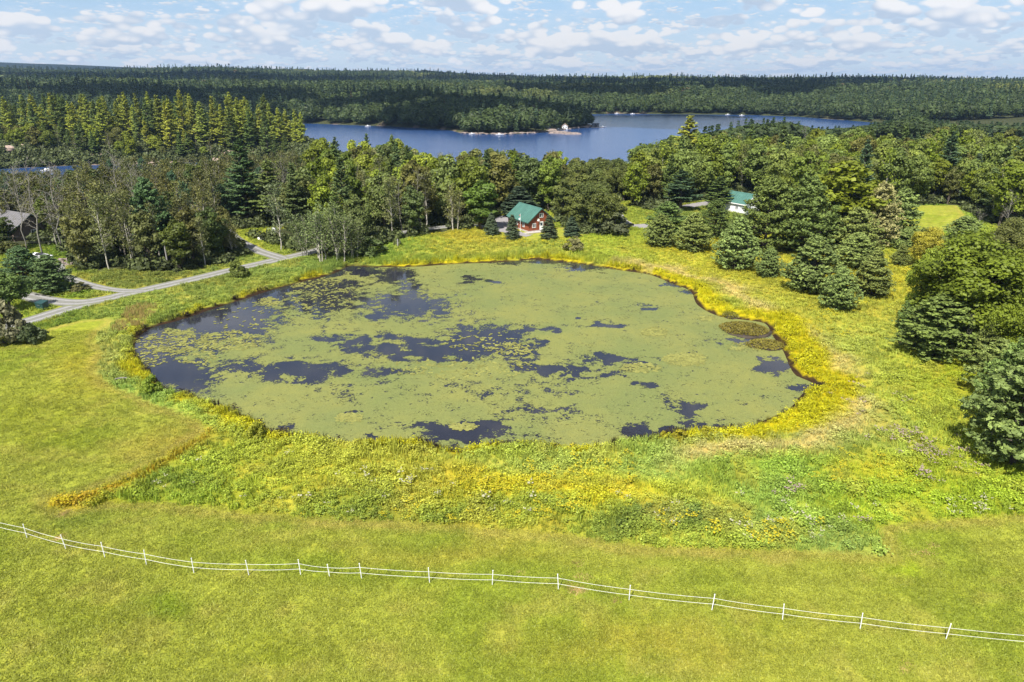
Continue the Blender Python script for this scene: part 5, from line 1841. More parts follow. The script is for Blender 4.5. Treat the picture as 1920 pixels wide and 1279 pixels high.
TURF = [turf(1), turf(2), turf(3, 20, .09, .24), turf(4, 20, .06, .26)]
NT_ = 230000
tx_ = rng.uniform(-75, 62, NT_)
ty_ = rng.uniform(28, 95, NT_)
tpx, tpy = proj(tx_, ty_)
ok = (tpx > -60) & (tpx < 1980) & (tpy < 1330) & (grid_at(S_LAWN, tx_, ty_) < 0.1)
ok &= rng.random(NT_) < np.interp(np.hypot(tx_, ty_), [30, 60, 100], [1.0, .7, .4])
tx_, ty_ = tx_[ok], ty_[ok]
nt_ = len(tx_)
tcol = base_colour(tx_, ty_, np.full(nt_, 50.0), grid_at(S_LAWN, tx_, ty_), np.full(nt_, 99.0), np.zeros(nt_)) * (0.95 + 0.22 * rng.random((nt_, 1)))
ts = 0.7 + 0.7 * rng.random(nt_)
print('TURF', nt_)
scatter('lawn_grass', np.stack([tx_, ty_, interp_z(tx_, ty_) - 0.005], 1), rng.integers(0, 4, nt_), rng.random(nt_) * 6.28, np.stack([ts * 1.3, ts * 1.3, ts], 1), tcol, TURF, kind='stuff',
        label='short mown grass of the lawns round the meadow', cat='grass')

# lily pads in loose rafts
def pads(seed):
    rg = np.random.default_rng(seed)
    V, T = [], []
    for i in range(3):
        c = np.array([rg.normal() * .16, rg.normal() * .16, 0.004 * i])
        r_ = 0.09 + 0.07 * rg.random()
        a0 = rg.random() * 6.28
        b0 = len(V)
        V.append(c)
        for k in range(9):
            an = a0 + k * (5.7 / 8)
            V.append(c + np.array([math.cos(an) * r_, math.sin(an) * r_, 0.01 * rg.random()]))
        T += [(b0, b0 + 1 + k, b0 + 2 + k) for k in range(8)]
    return mesh_np('pads', np.array(V), None, np.array(T), {'tint': np.full(len(V), .5)}, M_SCATTER)


LP = [(1283, 674, 40, 12, 260), (1229, 622, 26, 8, 110), (1200, 690, 40, 9, 120), (868, 800, 26, 6, 60), (280, 660, 40, 30, 130), (330, 640, 60, 22, 140), (505, 565, 20, 8, 90), (600, 560, 70, 24, 140), (580, 530, 60, 10, 150),
      (430, 640, 60, 20, 160), (480, 600, 80, 34, 60), (655, 783, 24, 8, 60), (960, 655, 40, 12, 90), (860, 690, 150, 20, 120), (1325, 597, 16, 4, 40), (900, 640, 70, 20, 60), (1400, 650, 40, 8, 60), (370, 660, 50, 24, 90)]
lx, ly = [], []
for (cx, cyy, rx, ry, n) in LP:
    a = rng.random(n) * 6.28
    q = np.sqrt(rng.random(n))
    p = np.array([P(cx + rx * qq * math.cos(aa), cyy + ry * qq * math.sin(aa), POND_Z) for aa, qq in zip(a, q)])
    lx.append(p[:, 0])
    ly.append(p[:, 1])
lx, ly = np.concatenate(lx), np.concatenate(ly)
ok = sdf(POND, lx, ly) < -0.4
lx, ly = lx[ok], ly[ok]
nl = len(lx)
scatter('lily_pads', np.stack([lx, ly, np.full(nl, POND_Z + 0.03)], 1), rng.integers(0, 2, nl), rng.random(nl) * 6.28, np.repeat(0.9 + 0.8 * rng.random((nl, 1)), 3, 1),
        np.array([0.27, 0.27, 0.075]) * (0.7 + 0.6 * rng.random((nl, 1))), [pads(1), pads(2)], kind='stuff', label='yellow-green lily pads in loose rafts on the pond', cat='lily pads')
# ------------------------------------------------------------------ built things
M_ROOF_GREEN = simple('green_metal_roof', (0.060, 0.150, 0.122), 0.5, 0.14, 0.6, 0.0, 0.5, 0, (1, 1, 1))
M_LOG = simple('stained_boards', (0.215, 0.062, 0.030), 0.75, 0.28, 1.0, 0, 0.3, 0.6, (0.6, 0.6, 7.0))
M_WHITEWALL = simple('white_siding', (0.72, 0.73, 0.76), 0.6, 0.05, 2.0)
M_GLASS = simple('window_glass', (0.05, 0.06, 0.075), 0.08, 0.1, 1.0, 0.0, 0.8)
M_CONC = simple('concrete', (0.42, 0.38, 0.35), 0.9, 0.15, 1.5)
M_TRIM_DARK = simple('dark_trim', (0.030, 0.075, 0.062), 0.5, 0.1, 2.0)
M_GREYROOF = simple('grey_shingles', (0.13, 0.125, 0.13), 0.9, 0.2, 2.0)
M_GREYWALL = simple('grey_blue_siding', (0.30, 0.33, 0.38), 0.7, 0.1, 2.0)
M_BROWNWALL = simple('brown_siding', (0.12, 0.09, 0.07), 0.8, 0.15, 1.5)
M_TANROOF = simple('tan_roof', (0.42, 0.30, 0.21), 0.8, 0.15, 1.0)
M_DARKGREEN = simple('dark_green_plastic', (0.018, 0.055, 0.055), 0.45, 0.1, 2.0)
M_BLACK = simple('black_paint', (0.012, 0.012, 0.014), 0.25, 0.1, 2.0)
M_RUBBER = simple('rubber', (0.02, 0.02, 0.02), 0.8, 0.1, 4.0)
M_STEEL = simple('galvanised_steel', (0.35, 0.35, 0.36), 0.4, 0.1, 3.0, 0.8)
M_POLE = simple('weathered_pole', (0.30, 0.29, 0.275), 0.85, 0.15, 2.0, 0, 0.3, 0, (3, 3, 0.4))
M_WIRE = simple('dark_wire', (0.03, 0.03, 0.03), 0.6, 0.05, 1.0)
M_ROPE = simple('white_rope', (0.74, 0.74, 0.70), 0.7, 0.05, 3.0)
M_RED = simple('red_cloth', (0.5, 0.12, 0.10), 0.7, 0.1, 2.0)
M_HULL = simple('boat_hull', (0.75, 0.74, 0.76), 0.25, 0.04, 1.5)
M_VINYL = simple('dark_blue_stripe', (0.05, 0.05, 0.11), 0.4, 0.1, 2.0)
M_TAIL = simple('red_lens', (0.35, 0.02, 0.02), 0.3, 0.1, 2.0)


def at_px(px, py, z=0.0):
    x, y = P(px, py, z)
    return x, y, gz(x, y)


def window(parent, x, z, wd_, ht, face, off, name='window'):
    """framed window: face 'y' lies in the plane y=off looking to -y, 'x' in the plane x=off looking to -x"""
    m = MB()
    p = MB()
    f = 0.09
    h0, h1, v0, v1 = x - wd_ / 2, x + wd_ / 2, z - ht / 2, z + ht / 2
    bars = [(h0, h1, v0, v0 + f), (h0, h1, v1 - f, v1), (h0, h0 + f, v0 + f, v1 - f), (h1 - f, h1, v0 + f, v1 - f), ((h0 + h1) / 2 - f / 2, (h0 + h1) / 2 + f / 2, v0 + f, v1 - f)]
    for a0, a1, b0, b1 in bars:
        if face == 'y':
            m.box(a0, a1, off - 0.07, off + 0.02, b0, b1)
        else:
            m.box(off - 0.07, off + 0.02, a0, a1, b0, b1)
    if face == 'y':
        p.box(h0 + f * .5, h1 - f * .5, off - 0.03, off + 0.01, v0 + f * .5, v1 - f * .5)
    else:
        p.box(off - 0.03, off + 0.01, h0 + f * .5, h1 - f * .5, v0 + f * .5, v1 - f * .5)
    wobj = m.build(name, M_WHITE, parent)
    p.build('pane', M_GLASS, wobj)
    return wobj


def gable_house(root, W, L, wall, ridge, m_wall, m_roof, m_trim, over=0.45, th=0.14):
    m = MB()
    m.prism([(0, 0, 0), (W, 0, 0), (W, 0, wall), (W / 2, 0, ridge), (0, 0, wall)], (0, L, 0))
    wl = m.build('wall', m_wall, root)
    sl = (ridge - wall) / (W / 2)
    roof = None
    for s in (0, 1):
        def pt(d, up):
            x = W / 2 - d if s == 0 else W / 2 + d
            return x, ridge - d * sl + up
        e = W / 2 + over
        m = MB()
        a, b_, c, d = pt(0, 0.02), pt(e, 0.02), pt(e, 0.02 + th), pt(0, 0.02 + th)
        m.prism([(a[0], -over, a[1]), (b_[0], -over, b_[1]), (c[0], -over, c[1]), (d[0], -over, d[1])], (0, L + 2 * over, 0))
        ro = m.build('roof_slope', m_roof, root)
        roof = roof or ro
        k = MB()
        for i in range(int((L + 2 * over) / 0.9) + 1):
            yy = -over + 0.03 + i * 0.9
            k.prism([(c[0], yy, c[1] + .002), (c[0], yy + .05, c[1] + .002), (d[0], yy + .05, d[1] + .002), (d[0], yy, d[1] + .002)], (0, 0, 0.035))
        k.build('seam', m_roof, ro)
        g = MB()
        g.box(min(b_[0], b_[0] + (-.06 if s == 0 else .06)), max(b_[0], b_[0] + (-.06 if s == 0 else .06)), -over, L + over, b_[1] - 0.10, b_[1] + 0.13)
        g.build('eave_board', m_trim, root)
        for yy in (-over - 0.04, L + over):
            r_ = MB()
            r_.prism([(a[0], yy, a[1] - .1), (b_[0], yy, b_[1] - .1), (c[0], yy, c[1] - .01), (d[0], yy, d[1] - .01)], (0, 0.04, 0))
            r_.build('barge_board', m_trim, root)
    m = MB()
    m.prism([(W / 2 - .18, -over - .01, ridge + th - .07), (W / 2 + .18, -over - .01, ridge + th - .07), (W / 2, -over - .01, ridge + th + .08)], (0, L + 2 * over + .02, 0))
    m.build('ridge_cap', m_roof, root)
    return wl


# red-brown cabin with green roof
cx_, cy_ = P(991, 438)
cz_ = gz(cx_ + 2, cy_ + 5) + 0.12
cabin = empty('cabin', (cx_, cy_, cz_), R(30), 'red-brown board cabin with a green metal roof beyond the pond', 'house')
gable_house(cabin, 7.0, 10.0, 2.55, 5.35, M_LOG, M_ROOF_GREEN, M_TRIM_DARK)
MB().box(-0.12, 7.12, -0.12, 10.12, -0.6, 0.22).build('foundation', M_CONC, cabin)
MB().box(-1.6, 7.0, -1.3, -0.121, -0.6, 0.02).build('patio_slab', M_CONC, cabin)
window(cabin, 1.55, 1.45, 1.05, 1.1, 'y', 0.0)
window(cabin, 3.6, 3.75, 1.1, 1.05, 'y', 0.0)
window(cabin, 2.4, 1.45, 1.1, 1.15, 'x', 0.0)
window(cabin, 5.6, 1.45, 1.1, 1.15, 'x', 0.0)
window(cabin, 8.4, 1.45, 1.0, 1.1, 'x', 0.0)
dr_ = MB().box(3.15, 4.15, -0.06, 0.02, 0.23, 2.25).build('door', M_WHITE, cabin)
MB().box(3.35, 3.95, -0.072, -0.061, 1.25, 2.0).build('door_pane', M_GLASS, dr_)
MB().tube([(4.02, -0.06, 1.2), (4.02, -0.13, 1.2)], 0.04, 6).build('door_handle', M_STEEL, dr_)
dish = MB()
dish.tube([(2.45, -0.02, 2.75), (2.45, -0.30, 2.85)], 0.03, 6)
vs_, fs_ = [(2.45, -0.36, 2.85)], []
for j, (r_, d_) in enumerate(((.14, -.37), (.27, -.41), (.36, -.47))):
    for k in range(12):
        vs_.append((2.45 + r_ * math.cos(k * math.pi / 6), d_, 2.85 + r_ * math.sin(k * math.pi / 6)))
fs_ += [(0, 1 + k, 1 + (k + 1) % 12) for k in range(12)]
for j in range(2):
    fs_ += [(1 + j * 12 + k, 13 + j * 12 + k, 13 + j * 12 + (k + 1) % 12, 1 + j * 12 + (k + 1) % 12) for k in range(12)]
dish.add(vs_, fs_)
dish.build('satellite_dish', M_WHITE, cabin)
MB().box(3.0, 3.12, -0.15, -0.02, 2.2, 2.45).build('porch_lamp', M_WHITE, cabin)

x, y, z = at_px(975.5, 436)
fp = empty('flagpole', (x, y, z), 0, 'thin white flagpole with a small pale flag in front of the cabin', 'flagpole')
MB().tube([(0, 0, -0.2), (0, 0, 4.2)], [0.05, 0.035], 8).build('pole', M_WHITE, fp)
MB().lump((0, 0, 4.25), (0.07, 0.07, 0.07), 2, 8, 5).build('finial', M_WHITE, fp)
fl = MB().prism([(-0.03, 0, 3.35), (-0.42, 0.06, 3.25), (-0.38, 0.10, 2.85), (-0.03, 0.02, 2.95)], (0, 0.01, 0)).build('flag', M_WHITE, fp)
MB().prism([(-0.03, -0.012, 4.1), (-0.30, 0.02, 4.05), (-0.28, 0.03, 3.85), (-0.03, -0.01, 3.88)], (0, 0.01, 0)).build('pennant', M_RED, fp)

# white building, green roof, among the pines
x, y = P(1396, 401)
z = gz(x, y)
shed = empty('outbuilding', (x, y, z - 0.1), R(31), 'white building with a green metal roof half hidden among pines', 'building')
gable_house(shed, 6.5, 8.5, 2.9, 5.2, M_WHITEWALL, M_ROOF_GREEN, M_WHITE, 0.4)
window(shed, 3.0, 1.6, 1.0, 1.1, 'x', 0.0)
MB().box(0.7, 1.7, -0.07, 0.02, 0.05, 2.1).build('door', M_GREYWALL, shed)
MB().box(-0.6, 2.2, -1.5, -0.08, -0.5, 0.35).build('porch_step', M_GREYWALL, shed)

# grey-roofed house at the left edge
x, y = P(6, 462)
z = gz(x, y)
hs_ = empty('house', (x, y + 4, z), R(62), 'grey-shingled house behind bare birches at the left picture edge', 'house')
gable_house(hs_, 9.0, 13.0, 2.6, 5.6, M_BROWNWALL, M_GREYROOF, M_TRIM_DARK)
window(hs_, 3.0, 1.5, 1.2, 1.2, 'x', 0.0)
window(hs_, 8.0, 1.5, 1.2, 1.2, 'x', 0.0)
window(hs_, 4.5, 1.5, 1.3, 1.2, 'y', 0.0)
dm = MB().prism([(1.2, 5.0, 3.4), (1.2, 8.0, 3.4), (1.2, 6.5, 4.9)], (2.5, 0, 0)).build('dormer', M_GREYROOF, hs_)

# dark green waste bin by the road
x, y, z = at_px(80, 578)
bn = empty('waste_container', (x, y, z), R(-18), 'dark green waste container on the grass beside the gravel road', 'waste bin')
MB().prism([(-0.75, -0.5, 0.12), (0.75, -0.5, 0.12), (0.8, -0.55, 1.05), (-0.8, -0.55, 1.05)], (0, 1.05, 0)).build('body', M_DARKGREEN, bn)
MB().prism([(-0.84, -0.6, 1.052), (-0.84, 0.56, 1.052), (-0.84, 0.56, 1.38), (-0.84, -0.6, 1.16)], (1.68, 0, 0)).build('lid', M_DARKGREEN, bn)
for sx in (-0.6, 0.6):
    MB().box(sx - .08, sx + .08, -0.45, 0.5, 0, 0.118).build('skid', M_STEEL, bn)
MB().box(-0.25, 0.25, -0.64, -0.561, 0.75, 0.82).build('handle', M_STEEL, bn)

# motorboat on its trailer
def hull_mesh(L=5.2, B=2.0, D=0.75):
    m = MB()
    n = 9
    rings = []
    for i in range(n):
        u = i / (n - 1)
        hb = B / 2 * (1 - max(0, (u - 0.35) / 0.65) ** 2.2) + 0.02
        x = L * (u - 0.5)
        top = D + 0.22 * u * u
        keel = 0.10 * u ** 3 * 5 * 0.9
        rings.append([(x, -hb, top), (x, -hb * 0.86, keel + 0.30), (x, 0, keel), (x, hb * 0.86, keel + 0.30), (x, hb, top)])
    vs = [p for r_ in rings for p in r_]
    fs = [(i * 5 + k, i * 5 + k + 1, (i + 1) * 5 + k + 1, (i + 1) * 5 + k) for i in range(n - 1) for k in range(4)]
    fs.append((0, 1, 2, 3, 4))
    m.add(vs, fs)
    return m, rings


def motorboat(root, L=5.2, B=2.0, D=0.75, lift=0.0, detail=True):
    m, rings = hull_mesh(L, B, D)
    m.v = [(a, b_, c + lift) for a, b_, c in m.v]
    m.build('hull', M_HULL, root)
    n = len(rings)
    dk = MB()
    for i in range(n - 1):
        a0, a4, b0, b4 = rings[i][0], rings[i][4], rings[i + 1][0], rings[i + 1][4]
        u = i / (n - 1)
        if u >= 0.55 or i == 0:
            dk.add([(a0[0], a0[1], a0[2] + .02 + lift), (a4[0], a4[1], a4[2] + .02 + lift), (b4[0], b4[1], b4[2] + .02 + lift), (b0[0], b0[1], b0[2] + .02 + lift)], [(0, 3, 2, 1)])
        else:
            for s in (0, 4):
                p, q = rings[i][s], rings[i + 1][s]
                dk.add([(p[0], p[1], p[2] + .02 + lift), (q[0], q[1], q[2] + .02 + lift), (q[0], q[1] * .72, q[2] + .02 + lift), (p[0], p[1] * .72, p[2] + .02 + lift)], [(0, 1, 2, 3), (3, 2, 1, 0)])
    dk.build('deck', M_HULL, root)
    if detail:
        MB().box(-L * .36, L * .06, -B * .34, B * .34, lift + .32, lift + .36).build('cockpit_floor', M_VINYL, root)
        for sx, sy in ((-L * .28, 0), (-L * .02, -.4), (-L * .02, .4)):
            MB().box(sx - .2, sx + .25, sy - (.7 if sy == 0 else .22), sy + (.7 if sy == 0 else .22), lift + .361, lift + .72).build('seat', M_WHITE, root)
        MB().prism([(L * .09, -B * .36, lift + D + .1), (L * .09, B * .36, lift + D + .1), (L * .02, B * .32, lift + D + .48), (L * .02, -B * .32, lift + D + .48)], (0.03, 0, 0)).build('windscreen', M_GLASS, root)
        MB().box(-L * .5 - .3, -L * .5 - .01, -.2, .2, lift + .15, lift + 1.0).build('outboard_motor', M_BLACK, root)


x, y, z = at_px(78, 488)
bt = empty('motorboat', (x, y, z), R(150), 'white open motorboat parked on a trailer at the edge of the woods', 'boat')
motorboat(bt, 5.4, 2.2, .8, .55)
tr = empty('boat_trailer', (x, y, z), R(150), 'low steel trailer carrying the white motorboat', 'trailer')
for sy in (-.75, .75):
    MB().box(-2.2, 1.2, sy - .05, sy + .05, .42, .52).build('frame_rail', M_STEEL, tr)
    MB().tube([(-.6, sy * 1.25 - .1, .3), (-.6, sy * 1.25 + .1, .3)], .3, 14).build('wheel', M_RUBBER, tr)
MB().tube([(1.2, -.75, .47), (3.2, 0, .47), (1.2, .75, .47)], .05, 6).build('tow_bar', M_STEEL, tr)
for sx in (-2.0, 0.9):
    MB().box(sx - .05, sx + .05, -.699, .699, .43, .51).build('cross_member', M_STEEL, tr)

# utility pole with wires
x, y, z = at_px(316, 503)
hp = top_height(0, 438, y, z)
up = empty('utility_pole', (x, y, z), 0, 'grey wooden utility pole at the edge of the roadside grove', 'utility pole')
MB().tube([(0, 0, -0.5), (0, 0, hp)], [0.16, 0.11], 10).build('pole', M_POLE, up)
MB().tube([(0.12, 0, hp * .95), (1.8, 0.4, 0)], 0.02, 5).build('guy_wire', M_STEEL, up)
MB().box(-.06, .06, -.22, -.115, hp - .7, hp - .2).build('insulator_bracket', M_STEEL, up)
for (tx, ty, tz, dz) in ((*P(-120, 505), 7.0, 0), (*P(-120, 510), 6.2, -.6), (*P(520, 440), 6.5, 0)):
    pts = []
    for i in range(13):
        u = i / 12
        pts.append(((tx - x) * u, (ty - y) * u - .15 * (1 - u), (hp - .15 + dz) * (1 - u) + (tz - z) * u - 1.2 * 4 * u * (1 - u) * .5))
    MB().tube(pts, 0.016, 4).build('wire', M_WIRE, up)

# black car in the paved drive
x, y, z = at_px(1172, 428)
car = empty('parked_car', (x, y, z + 0.06), R(38), 'black car parked in the paved drive beside the willow', 'car')
body = [(-2.25, .38), (-2.3, .75), (-2.1, .98), (-1.0, 1.05), (-.55, 1.06), (1.1, 1.06), (1.25, 1.04), (2.15, .95), (2.3, .7), (2.25, .38)]
MB().prism([(a, -.9, b_) for a, b_ in body], (0, 1.8, 0)).build('body', M_BLACK, car)
MB().prism([(-2.0, -.78, 1.0), (-1.75, -.72, 1.62), (-.1, -.72, 1.66), (.35, -.74, 1.6), (1.05, -.78, 1.07)], (0, 1.5, 0)).build('cabin_glass', M_GLASS, car)
MB().box(-1.7, .3, -.70, .70, 1.62, 1.70).build('roof', M_BLACK, car)
for sx in (-1.4, 1.4):
    for sy in (-.93, .71):
        wv = MB().tube([(sx, sy, .34), (sx, sy + .22, .34)], .34, 16).build('wheel', M_RUBBER, car)
        MB().tube([(sx, sy - .01 if sy < 0 else sy + .22, .34), (sx, sy if sy < 0 else sy + .23, .34)], .2, 12).build('rim', M_STEEL, wv)
for sy in (-.7, .7):
    MB().box(2.2, 2.31, sy - .15, sy + .15, .72, .86).build('headlight', M_WHITE, car)
    MB().box(-2.31, -2.2, sy - .12, sy + .12, .75, .93).build('tail_light', M_TAIL, car)

# small things by the side driveway
x, y, z = at_px(515, 438)
tk = empty('storage_tank', (x, y, z), 0, 'white upright tank on the grass behind the side driveway', 'tank')
MB().tube([(0, 0, .25), (0, 0, .35), (0, 0, 1.3), (0, 0, 1.45)], [.4, .55, .55, .35], 16).build('shell', M_WHITE, tk)
MB().tube([(0, 0, 1.45), (0, 0, 1.6)], .12, 8).build('valve_cap', M_STEEL, tk)
for k in range(3):
    a = k * 2.094
    MB().box(.38 * math.cos(a) - .05, .38 * math.cos(a) + .05, .38 * math.sin(a) - .05, .38 * math.sin(a) + .05, 0, .26).build('leg', M_STEEL, tk)
x, y, z = at_px(487, 450)
MB().lump((0, 0, .3), (.55, .4, .38), 5, 10, 6).build('boulder', M_WHITE, None, (x, y, z), label='small whitish boulder at the mouth of the side driveway', cat='boulder')
x, y, z = at_px(746, 465)
MB().tube([(0, 0, -.3), (0.02, 0, 1.0), (0.03, 0.02, 1.95)], [.17, .15, .14], 9).build('wooden_post', M_POLE, None, (x, y, z), label='thick weathered wooden post in the grass left of the cabin', cat='post')
x, y, z = at_px(229, 714)
MB().tube([(-.7, -.2, .1), (0, .1, .14), (.6, .15, .1)], [.08, .1, .06], 8).build('driftwood_log', M_BARK_BARE, None, (x, y, z + .35), label='bleached log lying in the grass above the left shore', cat='log')
st_ = MB()
rg = random.Random(4)
for i in range(40):
    px, py = rg.uniform(112, 150), rg.uniform(484, 497)
    xx, yy = P(px, py)
    s = rg.uniform(.2, .7)
    st_.lump((xx, yy, gz(xx, yy) + s * .3), (s, s * .8, s * .6), i, 7, 4)
st_.build('rubble', M_ROCK, kind='stuff', label='heap of pinkish rubble beside the parked motorboat', cat='rubble')

# sedge islands
def sedge_island(px, py, rx, ry, col, label, seed):
    x, y = P(px, py, POND_Z)
    dep = y * cp + CAM_H * sp
    a = rx / FPX * dep
    b_ = abs(P(px, py - ry, POND_Z)[1] - P(px, py + ry, POND_Z)[1]) / 2
    e = empty('sedge_island', (x, y, POND_Z), 0, label, 'island')
    m = MB().lump((0, 0, -0.02), (a, b_, 0.32), seed, 18, 6, .5)
    m.build('mud_base', simple('mud', (0.05, 0.038, 0.026), .9, .3, 1.0), e, smooth=True)
    rg_ = np.random.default_rng(seed)
    cr = Crown()
    n = int(a * b_ * 190)
    an, q = rg_.random(n) * 6.283, np.sqrt(rg_.random(n))
    q *= 0.86 + 0.28 * vnoise(an * 1.6, an * 0, seed)
    pos = np.stack([np.cos(an) * q * a, np.sin(an) * q * b_, 0.22 + 0.45 * (1 - q ** 3) * (0.5 + 0.5 * rg_.random(n))], 1)
    v, qd = leaves(pos, rg_.normal(size=(n, 3)) * .6 + np.array([0, -.2, 1]), 0.13, rg_, 1.1)
    cr.add(v, qd, np.clip(.45 + .5 * (vnoise(pos[:, 0] * 1.1, pos[:, 1] * 1.1, seed) - .5) + .14 * rg_.normal(size=n), 0, 1))
    o = obj('sedge', cr.mesh('sedge', M_LEAF), e)
    o.color = col + (1,)


sedge_island(1396, 619, 44, 14, (0.17, 0.145, 0.025), 'oval brownish sedge island off the right shore', 3)
sedge_island(1436, 648, 34, 10, (0.20, 0.175, 0.03), 'flatter yellowish sedge island just below the oval one', 4)
sedge_island(1370, 593, 16, 6, (0.18, 0.17, 0.03), 'smallest sedge tuft island above the oval one', 5)
for (px, base, top, wd_, lab) in [(1243, 819, 806, 14, 'small yellow-green sedge clump standing in water, leftmost of three by the lower shore'), (1275, 822, 803, 32, 'largest yellow-green sedge clump standing in water by the lower shore'),
                                  (1322, 816, 798, 26, 'yellow-green sedge clump by the lower shore, right of the largest')]:
    tree_px('shrub', px, base, top, wd_, colour=(0.26, 0.24, 0.018), label=lab, cat='sedge', name='sedge_clump')

# ------------------------------------------------------------------ horse fence
FP = [(-45, 989), (52, 1012), (125, 1034), (198, 1050), (276, 1065), (365, 1081), (468, 1085), (565, 1085), (619, 1088), (679, 1092), (806, 1100), (923, 1104), (1047, 1113), (1179, 1131), (1334, 1148), (1467, 1163), (1613, 1178), (1774, 1196), (1990, 1214)]
rg = random.Random(12)
o0 = P(960, 1108)
fence = empty('rope_fence', (o0[0], o0[1], 0), 0, 'low white two-rope fence on thin white posts across the mown grass', 'fence')
tops = []
for (px, py) in FP:
    x, y = P(px, py)
    z = gz(x, y)
    hgt_ = 1.0 if px == 619 else 1.28
    lx_, ly_ = rg.uniform(-.10, .10), rg.uniform(-.07, .07)
    x -= o0[0]
    y -= o0[1]
    po = MB().tube([(0, 0, -.2), (lx_ * .5, ly_ * .5, hgt_ * .5), (lx_, ly_, hgt_)], .03, 7).build('post', M_WHITE, fence, (x, y, z))
    MB().tube([(lx_, ly_, hgt_), (lx_, ly_, hgt_ + .04)], .038, 7).build('cap', M_WHITE, po)
    tops.append((x + lx_, y + ly_ - .04, z, hgt_))
for hf in (.78, .40):
    for a, b_ in zip(tops[:-1], tops[1:]):
        pts = []
        for i in range(7):
            u = i / 6
            pts.append((a[0] + (b_[0] - a[0]) * u, a[1] + (b_[1] - a[1]) * u, (a[2] + a[3] * hf) * (1 - u) + (b_[2] + b_[3] * hf) * u - .06 * 4 * u * (1 - u)))
        MB().tube(pts, .0105, 5).build('rope', M_ROPE, fence)

# ------------------------------------------------------------------ lake shore things
sh = MB()
rg = random.Random(9)
shore_px = [(866, 250.5), (890, 252), (915, 252), (940, 252.5), (960, 252), (985, 251), (1005, 249.5), (1025, 247.5), (1045, 245), (1060, 243), (1080, 241), (1098, 239.5), (1106, 237.5)]
for i in range(len(shore_px) - 1):
    for k in range(4):
        u = (k + rg.random()) / 4
        px = shore_px[i][0] * (1 - u) + shore_px[i + 1][0] * u
        py = shore_px[i][1] * (1 - u) + shore_px[i + 1][1] * u
        x, y = P(px, py - rg.uniform(.2, 1.2), LAKE_Z)
        s = rg.uniform(1.2, 3.0)
        sh.lump((x, y, LAKE_Z + .2), (s * 1.5, s, s * rg.uniform(.35, .62)), i * 9 + k, 9, 5)
sh.build('rock_shore', M_ROCK, kind='structure')
for (px, py, a, h_, lab) in [(1050, 250, 9, 1.9, 'low grey rock islet off the wooded point, left of the pair'), (1072, 251.5, 8, 1.5, 'low grey rock islet off the wooded point, right of the pair')]:
    x, y = P(px, py, LAKE_Z)
    MB().lump((0, 0, 0), (a, 4.5, h_), px, 14, 6).build('rock_islet', M_ROCK, None, (x, y, LAKE_Z), label=lab, cat='rock')
lob = MB()
for i, (px, py, s) in enumerate([(180, 300, 6), (190, 298, 5), (196, 302, 4), (268, 304, 5), (285, 302, 6), (300, 301, 4), (330, 300, 3), (420, 294, 7), (432, 295, 6), (412, 297, 4), (468, 293, 5), (480, 294, 4), (20, 300, 7), (40, 306, 5), (5, 306, 6), (230, 306, 4)]):
    x, y = P(px, py, -3.5)
    s *= .55
    for q_ in range(4):
        lob.lump((x + random.Random(i * 7 + q_).uniform(-1.6, 1.6) * s, y + random.Random(i * 9 + q_).uniform(-1, 1) * s, gz(x, y) + s * .1), (s * 1.1, s * .8, s * .5), i * 5 + q_, 9, 5)
lob.build('rock_ledge', simple('pink_granite', (0.36, 0.27, 0.22), .9, .35, .5, bump=.5), kind='structure')


def small_house(px, py, W, L, wall, ridge, mw, mr, rz, label, z=LAKE_Z + 2.0):
    x, y = P(px, py, z)
    zz = max(gz(x, y), LAKE_Z + .6)
    e = empty('cottage', (x, y, zz - .2), rz, label, 'cottage')
    m = MB()
    m.prism([(-W / 2, 0, -1), (W / 2, 0, -1), (W / 2, 0, wall), (0, 0, ridge), (-W / 2, 0, wall)], (0, L, 0))
    m.build('wall', mw, e)
    for s in (-1, 1):
        m = MB()
        e_ = W / 2 + .5
        sl = (ridge - wall) / (W / 2)
        m.prism([(0, -.5, ridge + .03), (s * e_, -.5, ridge - e_ * sl + .03), (s * e_, -.5, ridge - e_ * sl + .25), (0, -.5, ridge + .25)], (0, L + 1, 0))
        m.build('roof_slope', mr, e)
    for xx in (-W * .25, W * .25):
        wdw = MB().box(xx - .6, xx + .6, -.06, .02, .9, 2.1).build('window', M_WHITE, e)
        MB().box(xx - .5, xx + .5, -.075, -.061, 1.0, 2.0).build('pane', M_GLASS, wdw)
    return e


small_house(1023, 240, 9, 9, 4.8, 7.6, M_GREYWALL, M_GREYROOF, R(8), 'grey-blue cottage among the trees of the wooded point')
small_house(1059, 238.6, 5, 6, 2.6, 4.4, M_WHITEWALL, M_TANROOF, R(-6), 'small white cottage with a tan roof at the end of the point')
x, y = P(1117, 239.5, LAKE_Z)
fb = empty('boathouse', (x, y, LAKE_Z), R(4), 'dark floating boathouse off the end of the wooded point', 'boathouse')
M_DARKWOOD = simple('dark_wood', (0.05, 0.06, 0.075), .7, .2, 1.0)
MB().box(-3.2, 3.2, 0, 5, .35, 3.4).build('wall', M_DARKWOOD, fb)
MB().prism([(-3.6, -.4, 3.42), (3.6, -.4, 3.42), (3.3, -.4, 4.0), (-3.3, -.4, 4.0)], (0, 5.8, 0)).build('roof', M_DARKWOOD, fb)
MB().box(-4.2, 7.5, -1.2, 6, -.1, .345).build('float_deck', M_GREYROOF, fb)
MB().box(-1.2, 1.2, -.08, .02, .36, 2.6).build('door', M_BLACK, fb)
